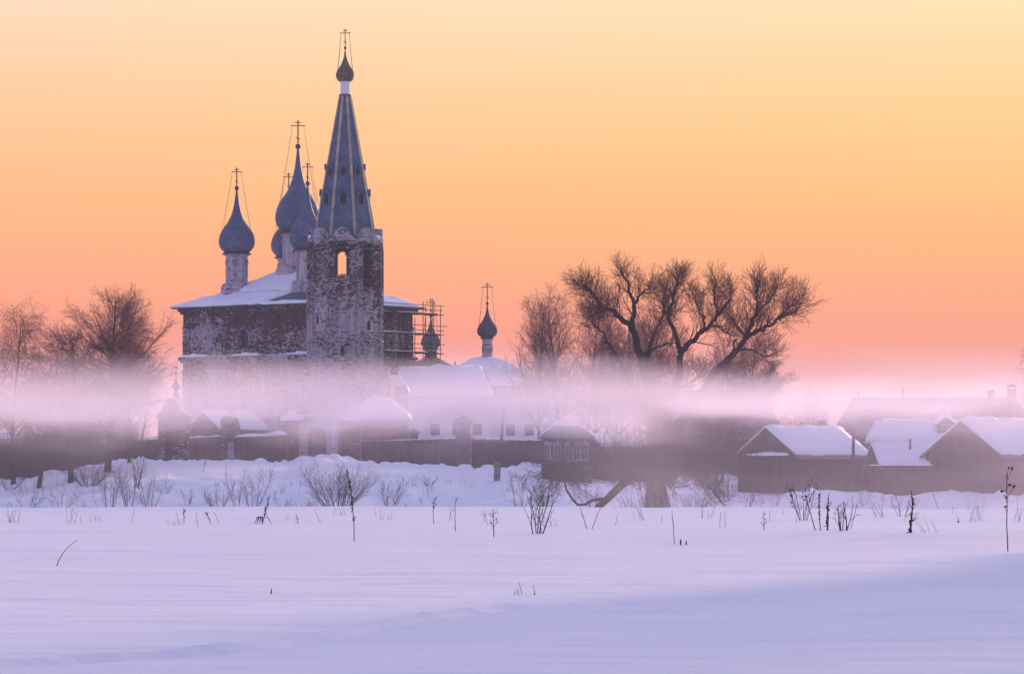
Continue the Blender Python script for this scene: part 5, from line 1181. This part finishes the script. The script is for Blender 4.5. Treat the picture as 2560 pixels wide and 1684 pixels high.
W = [ # px, py, height px, kind, label, extra
    (2520, 1378, 196, 'heads', 'tallest dry weed with forked seed heads alone near the right edge', dict(r=.014)),
    (2275, 1331, 108, 'ragged', 'ragged dark weed stem with shreds of bark left of the tall edge weed', dict(r=.016, lean=.15)),
    (885, 1353, 182, 'spike', 'tall mullein stalk with a knobbly spike in front of the round bush', dict(r=.012, lean=-.04)),
    (655, 1310, 76, 'leafy', 'dark weed with upright pods and limp leaves at its foot', dict(r=.011)),
    (1085, 1308, 62, 'heads', 'short curled weed with dark drooping heads below the long fence', dict(r=.012, lean=-.1)),
    (1138, 1327, 82, 'stalk', 'slender straight weed with a faint side shoot right of the curled weed', dict(r=.012)),
    (1235, 1341, 64, 'twigs', 'little twiggy weed with sparse level side shoots left of the bare shrub', dict(r=.010)),
    (1470, 1322, 58, 'stalk', 'thin weed stem with a hook of twigs right of the bare shrub', dict(r=.013, lean=-.25)),
    (1478, 1322, 70, 'stalk', 'straight leaning weed stem crossing the hooked one', dict(r=.010, lean=.25)),
    (1688, 1360, 84, 'stalk', 'tall faint bent stalk standing beside two short stubs', dict(r=.010, lean=-.2)),
    (1702, 1361, 20, 'stub', 'pair of short dark cut stubs in the middle of the field', {}),
    (1910, 1325, 42, 'twigs', 'tiny fir-like weed by itself left of the stalk cluster', dict(r=.009)),
    (2040, 1325, 92, 'stalk', 'bundle of upright dark stalks with broken tops, left stem', dict(r=.016, lean=-.25)),
    (2052, 1325, 92, 'spike', 'stout knobbly stalk in the middle of the stalk bundle', dict(r=.015)),
    (2068, 1325, 86, 'ragged', 'ragged stalk at the right of the stalk bundle', dict(r=.013, lean=.06)),
    (140, 1415, 66, 'arc', 'single thin stalk bent in an arc over the bare snow at left', dict(r=.010)),
    (680, 1484, 22, 'stub', 'small dark stub alone in the near snow', {}),
    (562, 1481, 8, 'stub', 'tiny stub tip barely out of the near snow left of the dark stub', {}),
    (1322, 1486, 42, 'grass', 'two pale stalks alone in the middle of the near snow', dict(m='reed', r=.012)),
    (460, 1307, 34, 'heads', 'short weed with one dark head at the crest under the gatehouse', dict(r=.012)),
    (528, 1309, 30, 'heads', 'short hunched weed on the crest, right of the single dark head', dict(r=.012, lean=-.2)),
    (548, 1306, 30, 'stalk', 'short thin weed leaning left beside the hunched weed', dict(r=.008, lean=-.3)),
    (36, 1306, 52, 'grass', 'sparse set of straight dry stalks at the left edge of the crest', dict(r=.010)),
    (184, 1306, 44, 'grass', 'pair-like tuft of dry stalks on the crest below the dense left trees', dict(r=.010, lean=-.06)),
    (745, 1310, 22, 'twigs', 'small crossed twig poking from the crest snow left of the mullein', dict(r=.007)),
    (2395, 1306, 12, 'stub', 'dark lump of stalks poking from the drift behind the tall edge weed', {}),
    (2125, 1322, 70, 'stalk', 'long thin weed leaning right past the small branching shrub', dict(r=.009, lean=.25)),
    (2330, 1330, 64, 'grass', 'fan of thin stalks leaning left behind the ragged weed', dict(r=.008, lean=-.45)),
    (2440, 1300, 80, 'grass', 'loose tuft of faint tall stalks left of the tall edge weed', dict(r=.008)),
    (2552, 1302, 70, 'grass', 'tuft of reeds cut by the right edge behind the tall weed', dict(r=.009, lean=.1)),
    (2200, 1292, 62, 'grass', 'patch of fine leaning grass left of the ragged weed', dict(r=.008, lean=-.2)),
    (1765, 1296, 40, 'grass', 'low fringe of fine grass on the crest right of the willow', dict(r=.008)),
    (1595, 1300, 66, 'grass', 'fan of frosted grass stems in front of the willow trunk', dict(m='reed', r=.010, lean=-.4)),
    (1800, 1318, 40, 'stalk', 'single faint stalk on the crest between the willow and the tiny fir-like weed', dict(r=.008)),
]
for i, (px, py, ph, kind, label, kw) in enumerate(W): place(px, py, ph, weed, 'weed', label, 300 + i, kind=kind, **kw)
Sb = [ # px, py, h, w, label, stems, extra, start distance
    (1342, 1334, 112, 120, 'bare branching shrub with buds at the front of the crest', 6, dict(r=.020, dense=.9, droop=.0), 40),
    (2108, 1325, 82, 80, 'small bare branching shrub right of the stalk bundle', 6, dict(r=.018, dense=.8), 40),
    (842, 1277, 106, 230, 'big round bare bush on the bank below the tower archway', 46, dict(dense=1.0, r=.022), 235),
    (975, 1278, 78, 90, 'looser bush with seed heads joined to the right of the big round bush', 12, dict(heads=True, dense=.9), 240),
    (1298, 1278, 92, 80, 'upright shrub with dark buds on the bank below the leaning pole', 8, dict(heads=True, dense=.8), 240),
    (1365, 1272, 70, 100, 'fine grey thicket under the drooping willow bough', 26, dict(dense=1.1), 240),
    (222, 1216, 62, 150, 'dark snow-flecked low bush under the dense left trees', 36, dict(dense=1.2, r=.02), 250),
    (275, 1280, 108, 70, 'tall sapling clump at the foot of the bank below the tallest left tree', 9, dict(dense=.9, r=.022), 240),
    (320, 1281, 120, 70, 'second sapling clump with thin upright stems right of the tall clump', 9, dict(dense=.9, r=.020), 240),
    (372, 1282, 96, 90, 'bent sapling clump nearest the bank edge below the gatehouse', 8, dict(dense=.9, r=.022), 240),
    (592, 1278, 92, 50, 'slim two-stemmed sapling on the bank left of the leafy weed', 5, dict(dense=.8, r=.02), 240),
    (632, 1279, 74, 70, 'tangled low sapling clump right behind the leafy weed', 10, dict(dense=1.0), 240),
    (545, 1276, 56, 80, 'pale tangled bush low on the bank under the board fences', 14, dict(dense=1.1, m='paleshrub'), 240),
    (666, 1220, 62, 50, 'single feathery sapling high on the bank left of the archway', 3, dict(dense=1.3, r=.016), 250),
    (640, 1226, 48, 50, 'thin pale sapling beside the feathery one', 4, dict(dense=1.0, m='paleshrub'), 250),
    (505, 1178, 92, 30, 'thin pale young tree standing in front of the left board fence', 2, dict(dense=.6, m='paleshrub', r=.03), 250),
    (708, 1274, 36, 50, 'small shrub on the bank between the leafy weed and the big round bush', 5, dict(dense=.9), 240),
    (470, 1262, 42, 46, 'small forked shrub on the lower bank under the gatehouse', 4, dict(dense=.7), 240),
    (1072, 1214, 30, 46, 'tuft of dark stiff stems high on the bank below the long fence', 12, dict(dense=.4, r=.022), 250),
    (1022, 1278, 22, 70, 'low brush on the bank edge right of the seed-head bush', 12, dict(dense=.7), 240),
    (780, 1278, 34, 110, 'low brush on the bank edge left of the big round bush', 14, dict(dense=.7), 240),
    (155, 1276, 66, 120, 'sparse tall stems on the bank edge below the low spreading birch', 12, dict(dense=.5, r=.013), 240),
    (60, 1280, 60, 130, 'low crooked branch bush on the bank at the left edge', 8, dict(dense=.8, r=.022, droop=.1), 240),
    (25, 1225, 44, 90, 'tangle of thin stems on the slope below the edge birch', 16, dict(dense=.8), 250),
    (340, 1218, 96, 60, 'group of slim saplings on the slope right of the tallest left tree', 8, dict(dense=.5, r=.03), 250),
    (410, 1232, 34, 70, 'sparse leaning stems on the mid bank below the gatehouse', 8, dict(dense=.3, r=.012, droop=.05), 250),
    (1480, 1276, 60, 90, 'fine brush in front of the fallen willow log', 16, dict(dense=.8, m='paleshrub'), 238),
    (1735, 1278, 46, 130, 'frosted brush spreading right of the willow foot', 30, dict(dense=.9, m='paleshrub'), 238),
    (1620, 1282, 80, 90, 'frosted reeds leaning across the willow foot', 34, dict(dense=.15, m='reed', r=.014), 236),
    (1868, 1270, 60, 70, 'small bare shrub on the bank right of the willow', 8, dict(dense=.9), 240),
    (1820, 1240, 66, 130, 'grey thicket on the bank under the low barn', 26, dict(dense=.9), 250),
    (1938, 1262, 60, 60, 'pale open shrub on the right bank under the barn wall', 7, dict(dense=.8, m='paleshrub'), 250),
    (2008, 1300, 100, 110, 'sparse weedy shrub with long stems left of the stalk bundle', 9, dict(dense=.5, r=.012, heads=True), 100),
    (2255, 1290, 66, 90, 'bare forked shrub behind the ragged weed', 6, dict(dense=.7, r=.014), 100),
    (2160, 1262, 46, 60, 'faint pale shrub on the far bank under the lean-to', 7, dict(dense=.9, m='paleshrub'), 240),
]
for i, (px, py, ph, pw, label, st, kw, y0) in enumerate(Sb):
    pshrub(px, py, ph, pw, 'sapling_clump' if 'sapling' in label else ('bare_shrub' if 'shrub' in label else 'bush'), label, 500 + i, y0=y0, stems=st, **kw)
for i, (px, Yd, hh, ww, lab) in enumerate(((120, 350, 4.6, 5.5, 'dark leafless thicket behind the left trees, below the low spreading birch'), (205, 356, 5.0, 5.5, 'dark leafless thicket behind the left trees, between the two thickest trunks'), (300, 352, 3.8, 4.6, 'dark leafless thicket behind the tallest left tree and the low fence'), (45, 345, 3.6, 5.5, 'dark leafless thicket in front of the flat barn at the left edge'))):
    shrub('thicket', lab, at(px, 0, Yd), hh, ww, 640 + i, stems=54, dense=1.8, r=.03, cat='thicket')
for i, (px, tp, lab) in enumerate(((1592, 1200, 'frosted reed clump leaning left in front of the willow trunk'), (1640, 1190, 'tall frosted reed clump standing before the middle of the willow trunk'), (1690, 1215, 'short frosted reed clump right of the willow trunk'))):
    b = at(px, 0, 238); weed('frosted_reeds', lab, b, PZ(tp, 238) - b.z, 670 + i, kind='grass', m='reed', lean=-.28, r=.022, cat='reeds')
    g = random.Random(680 + i); T = Twigs()
    for q in range(26):
        cp, _ = path(Vector((g.uniform(-.7, .7), g.uniform(-.5, .5), -.1)), Vector((g.uniform(-.5, .15), g.uniform(-.3, .3), 1)).normalized(), (PZ(tp, 238) - b.z) * g.uniform(.6, 1.05), 5, .05, -.01, g); T.add(cp, .016, .008, 3)
    T.build('leaves', M['reed'], bpy.data.objects[[o.name for o in bpy.data.objects if o.name.startswith('frosted_reeds')][-1]])
# thin stalks scattered over the bank that nothing tells apart
g = random.Random(9)
for i in range(80):
    px = g.uniform(20, 1330); py = g.uniform(1185, 1272)
    b = hit(px, py, 245)
    if b is None: continue
    weed('bank_stalk', 'thin dry stalks poking from the snowy bank below the fences', b, g.uniform(.5, 1.5), 700 + i, kind=g.choice(['grass', 'grass', 'stalk', 'twigs']), group='dry stalks on the snowy bank', lean=g.uniform(-.4, .3), r=.012)
for i in range(26):
    px = g.uniform(1750, 2550); py = g.uniform(1215, 1290)
    b = hit(px, py, 165 if i % 2 else 245)
    if b is None: continue
    weed('village_stalk', 'thin dry stalks in the snow below the village barns', b, g.uniform(.4, 1.2), 800 + i, kind=g.choice(['grass', 'grass', 'stalk']), group='dry stalks below the village', lean=g.uniform(-.5, .2), r=.011)
for i in range(34):
    px = g.uniform(0, 2560); py = g.uniform(1280, 1318)
    b = hit(px, py, 60)
    if b is None: continue
    weed('crest_stalk', 'short dry stalks along the snowy crest of the field', b, g.uniform(.25, .6), 900 + i, kind=g.choice(['grass', 'stalk', 'stalk']), group='dry stalks along the crest', lean=g.uniform(-.4, .3), r=.007)

# ------------------------------------------------------------------ unseen spruces added right of the view to shade the near field
SP = [dict(k=95, t0=.06, ang=(80, 108), len=4.0, prof=lambda t: 1.05 - t, n=6, wob=.05, up=-.02, rr=.25, rmin=.03, tip=.4),
      dict(k=4.5, per_m=True, t0=.1, ang=(40, 65), len=.9, prof=lambda t: 1.1 - .6 * t, n=3, wob=.08, up=-.06, rr=.7, rmin=.035, tip=.6),
      dict(k=9.0, per_m=True, t0=.05, ang=(30, 60), len=.42, n=2, wob=.1, up=-.05, rr=.8, rmin=.04, tip=.6)]
M['needles'] = simple('spruce_needles', (0.030, 0.045, 0.030), 0.3, 2, 0.9)
sp0 = None
for i, (x, y, s) in enumerate(((19.2, 87, 1.0), (22.3, 82, 1.08), (25.5, 78, .95), (28.6, 74, 1.05), (32, 70, 1.0), (23.5, 92, 1.1), (28, 88, 1.0), (33, 83, 1.12), (37, 76, 1.0))):
    loc = (x, y, h1(x, y) - .1)
    if sp0 is None:
        sp0 = tree('added_shade_spruce', 'unseen spruce added right of the snowy field to shade its near side', loc, 14.5, .24, SP, 951, wob=.01, topm='needles', group='unseen spruces added for shade'); continue
    c = sp0.copy(); col.objects.link(c); c.location = loc; c.scale = (s, s, s); c.rotation_euler = (0, 0, i * 1.3)
    for ch in list(sp0.children):
        d = ch.copy(); col.objects.link(d); d.parent = c

# ------------------------------------------------------------------ air: thin even haze, and the bank of mist lying over the stream
def volume_box(name, x0, x1, y0, y1, z0, z1):
    m = MB(); m.box(x0, x1, y0, y1, z0, z1); mt = bpy.data.materials.new(name); mt.use_nodes = True; nt = mt.node_tree; nt.nodes.clear()
    out = nt.nodes.new('ShaderNodeOutputMaterial'); v = nt.nodes.new('ShaderNodeVolumePrincipled'); nt.links.new(v.outputs[0], out.inputs['Volume'])
    o = m.build(name, mt, uv=False); tag(o, kind='stuff'); return o, nt, v, mt
o, nt, v, mt = volume_box('haze', -1550, 1550, -80, 2050, -6, 56)
v.inputs['Color'].default_value = (.88, .92, 1.0, 1); v.inputs['Density'].default_value = HAZE; v.inputs['Anisotropy'].default_value = 0.0
o, nt, v, mt = volume_box('mist', -75, 75, 182, 230, -1.6, 9.6)
v.inputs['Color'].default_value = (1.0, .925, .975, 1); v.inputs['Anisotropy'].default_value = 0.3
tc = N(nt, 'TexCoord'); sx = N(nt, 'SeparateXYZ'); nt.links.new(tc.outputs['Object'], sx.inputs[0])
mp = N(nt, 'Mapping'); mp.inputs['Scale'].default_value = (.055, .03, .22); nt.links.new(tc.outputs['Object'], mp.inputs[0])
mp2 = N(nt, 'Mapping'); mp2.inputs['Scale'].default_value = (.17, .05, .62); mp2.inputs['Location'].default_value = (3.3, 1.1, .4); nt.links.new(tc.outputs['Object'], mp2.inputs[0])
n2 = N(nt, 'TexNoise'); n2.inputs['Scale'].default_value = 1.0; n2.inputs['Detail'].default_value = 4; nt.links.new(mp2.outputs[0], n2.inputs[0])
nf = math_(nt, 'SUBTRACT', n2.outputs[0], 0.5)
n1 = N(nt, 'TexNoise'); n1.inputs['Scale'].default_value = 1.0; n1.inputs['Detail'].default_value = 3; nt.links.new(mp.outputs[0], n1.inputs[0])
nz = math_(nt, 'SUBTRACT', n1.outputs[0], 0.5)
z = math_(nt, 'ADD', sx.outputs[2], math_(nt, 'ADD', math_(nt, 'MULTIPLY', nz, 4.2), math_(nt, 'MULTIPLY', nf, 2.6)))
z = math_(nt, 'ADD', z, math_(nt, 'MULTIPLY', sx.outputs[0], 0.006))          # the bank lies a little lower to the right
zn = math_(nt, 'DIVIDE', math_(nt, 'SUBTRACT', z, -1.0), 9.0, clamp=True)
zz = lambda h: (h + 1.0) / 9.0
pr = ramp(nt, [(zz(.2), .01), (zz(1.6), .035), (zz(2.7), .05), (zz(3.6), .08), (zz(4.5), .34), (zz(5.3), 1.0), (zz(5.8), 1.0), (zz(6.4), .66), (zz(7.0), .30), (zz(7.6), .11), (zz(8.0), 0)], zn)
pb = N(nt, 'RGBToBW'); nt.links.new(pr.outputs[0], pb.inputs[0])
yy = math_(nt, 'SUBTRACT', 1.0, math_(nt, 'POWER', math_(nt, 'ABSOLUTE', math_(nt, 'DIVIDE', math_(nt, 'SUBTRACT', sx.outputs[1], 206.0), 24.0)), 2.5), clamp=True)
rx = math_(nt, 'MULTIPLY', math_(nt, 'SMOOTH_MIN', math_(nt, 'MAXIMUM', math_(nt, 'SUBTRACT', sx.outputs[0], 12.0), 0.0), 18.0, 4.0), .013)  # thicker, lower air at the right
lowz = math_(nt, 'SUBTRACT', 1.0, math_(nt, 'DIVIDE', sx.outputs[2], 6.5), clamp=True)
gx = math_(nt, 'MULTIPLY', math_(nt, 'EXPONENT', math_(nt, 'MULTIPLY', math_(nt, 'POWER', math_(nt, 'DIVIDE', math_(nt, 'SUBTRACT', sx.outputs[0], 8.5), 5.0), 2.0), -1.0)), .10)   # a wisp drifting round the willow's foot
d = math_(nt, 'ADD', pb.outputs[0], math_(nt, 'MULTIPLY', math_(nt, 'ADD', rx, gx), lowz))
d = math_(nt, 'MULTIPLY', d, math_(nt, 'MAXIMUM', math_(nt, 'ADD', 1.0, math_(nt, 'ADD', math_(nt, 'MULTIPLY', nz, 1.6), math_(nt, 'MULTIPLY', nf, 1.8))), .1))
lf = math_(nt, 'ADD', 0.72, math_(nt, 'MULTIPLY', math_(nt, 'DIVIDE', math_(nt, 'ADD', sx.outputs[0], 24.0), 14.0, clamp=True), .28))   # thinner among the trees on the left
d = math_(nt, 'MULTIPLY', math_(nt, 'MULTIPLY', math_(nt, 'MULTIPLY', d, lf), yy), MIST)
nt.links.new(d, v.inputs['Density'])

# ------------------------------------------------------------------ sky and sun
SUN_EL, SUN_AZ = R(10.0), R(24.0)          # low, behind the village on the right
w = bpy.data.worlds.new('World'); scene.world = w; w.use_nodes = True; nt = w.node_tree; nt.nodes.clear()
out = nt.nodes.new('ShaderNodeOutputWorld'); bg = nt.nodes.new('ShaderNodeBackground'); nt.links.new(bg.outputs[0], out.inputs[0])
sky = nt.nodes.new('ShaderNodeTexSky'); sky.sky_type = 'NISHITA'; sky.sun_disc = False; sky.sun_elevation = SUN_EL; sky.sun_rotation = SUN_AZ; sky.air_density = 1.0; sky.dust_density = 1.0; sky.ozone_density = 2.0
tc = N(nt, 'TexCoord'); sx = N(nt, 'SeparateXYZ'); nt.links.new(tc.outputs['Generated'], sx.inputs[0])
def sc_(c, k=1.0): return tuple(x * k for x in c)
zr = math_(nt, 'DIVIDE', math_(nt, 'ADD', sx.outputs[2], 0.02), 0.42, clamp=True)
zp = lambda z: (z + .02) / .42
GL = [(-.02, (.85, .42, .48)), (.015, (.95, .42, .42)), (.026, (.97, .37, .32)), (.037, (1.05, .30, .12)), (.052, (1.07, .385, .125)), (.075, (1.08, .52, .17)), (.10, (1.07, .63, .28)), (.131, (1.06, .77, .49)), (.20, (.97, .80, .70)), (.30, (.78, .72, .82)), (.40, (.52, .55, .82))]
AG = [(-.02, (.58, .46, .62)), (.05, (.72, .50, .66)), (.12, (.68, .53, .73)), (.24, (.56, .51, .79)), (.40, (.44, .46, .84))]
glow = ramp(nt, [(zp(z), c) for z, c in GL], zr); anti = ramp(nt, [(zp(z), c) for z, c in AG], zr)
az = math_(nt, 'ADD', math_(nt, 'MULTIPLY', sx.outputs[0], math.sin(R(20))), math_(nt, 'MULTIPLY', sx.outputs[1], math.cos(R(20))))
k = math_(nt, 'SMOOTHSTEP' if False else 'MULTIPLY_ADD', az, 0.95, 0.28, clamp=True)
band = mixc(nt, k, anti.outputs[0], glow.outputs[0])
# yellower and brighter to the right, towards the sun
side = N(nt, 'MapRange'); nt.links.new(sx.outputs[0], side.inputs[0]); side.inputs[1].default_value = -.15; side.inputs[2].default_value = .25
warm = mixc(nt, side.outputs[0], (1.0, .97, 1.04), (1.0, 1.09, .88))
mw = N(nt, 'Mix'); mw.data_type = 'RGBA'; mw.blend_type = 'MULTIPLY'; mw.inputs[0].default_value = 1; nt.links.new(band, mw.inputs[6]); nt.links.new(warm, mw.inputs[7])
# high dome: the physical sky takes over above the glow
dome = N(nt, 'Mix'); dome.data_type = 'RGBA'; dome.blend_type = 'ADD'; dome.inputs[0].default_value = 1; dome.inputs[7].default_value = (*DOME, 1)
skm = N(nt, 'Mix'); skm.data_type = 'RGBA'; skm.blend_type = 'MULTIPLY'; skm.inputs[0].default_value = 1; nt.links.new(sky.outputs[0], skm.inputs[6]); skm.inputs[7].default_value = (.10, .10, .10, 1)
nt.links.new(skm.outputs[2], dome.inputs[6])
hi = N(nt, 'MapRange'); hi.interpolation_type = 'SMOOTHSTEP'; nt.links.new(sx.outputs[2], hi.inputs[0]); hi.inputs[1].default_value = .20; hi.inputs[2].default_value = .55
nt.links.new(mixc(nt, hi.outputs[0], mw.outputs[2], dome.outputs[2]), bg.inputs[0]); bg.inputs[1].default_value = 1.0
L = bpy.data.lights.new('sun', 'SUN'); L.energy = SUN; L.angle = R(5); L.color = (1.0, .64, .52)
lo = bpy.data.objects.new('sun', L); col.objects.link(lo); lo.rotation_euler = (R(90) - SUN_EL, 0, math.pi - SUN_AZ)

# ------------------------------------------------------------------ camera and render settings
cam = bpy.data.cameras.new('camera'); co = bpy.data.objects.new('camera', cam); col.objects.link(co)
co.location = (0, 0, CH); co.rotation_euler = (R(90), 0, 0)
cam.sensor_width = 36; cam.sensor_fit = 'HORIZONTAL'; cam.lens = F / 2560 * 36; cam.shift_y = (YH - 842.0) / 2560; cam.clip_start = .5; cam.clip_end = 6000
scene.camera = co
vs = scene.view_settings; vs.view_transform = 'Standard'; vs.look = 'None'; vs.exposure = 0.0; vs.gamma = 1.0; vs.use_curve_mapping = False
cy = scene.cycles; cy.max_bounces = 6; cy.diffuse_bounces = 3; cy.glossy_bounces = 2; cy.volume_bounces = 3; cy.transparent_max_bounces = 8; cy.use_denoising = True; cy.denoiser = 'OPENIMAGEDENOISE'
cy.use_adaptive_sampling = True; cy.adaptive_threshold = .02; cy.volume_max_steps = 64; cy.volume_step_rate = 1.0 if hasattr(cy, 'volume_step_rate') else 1.0
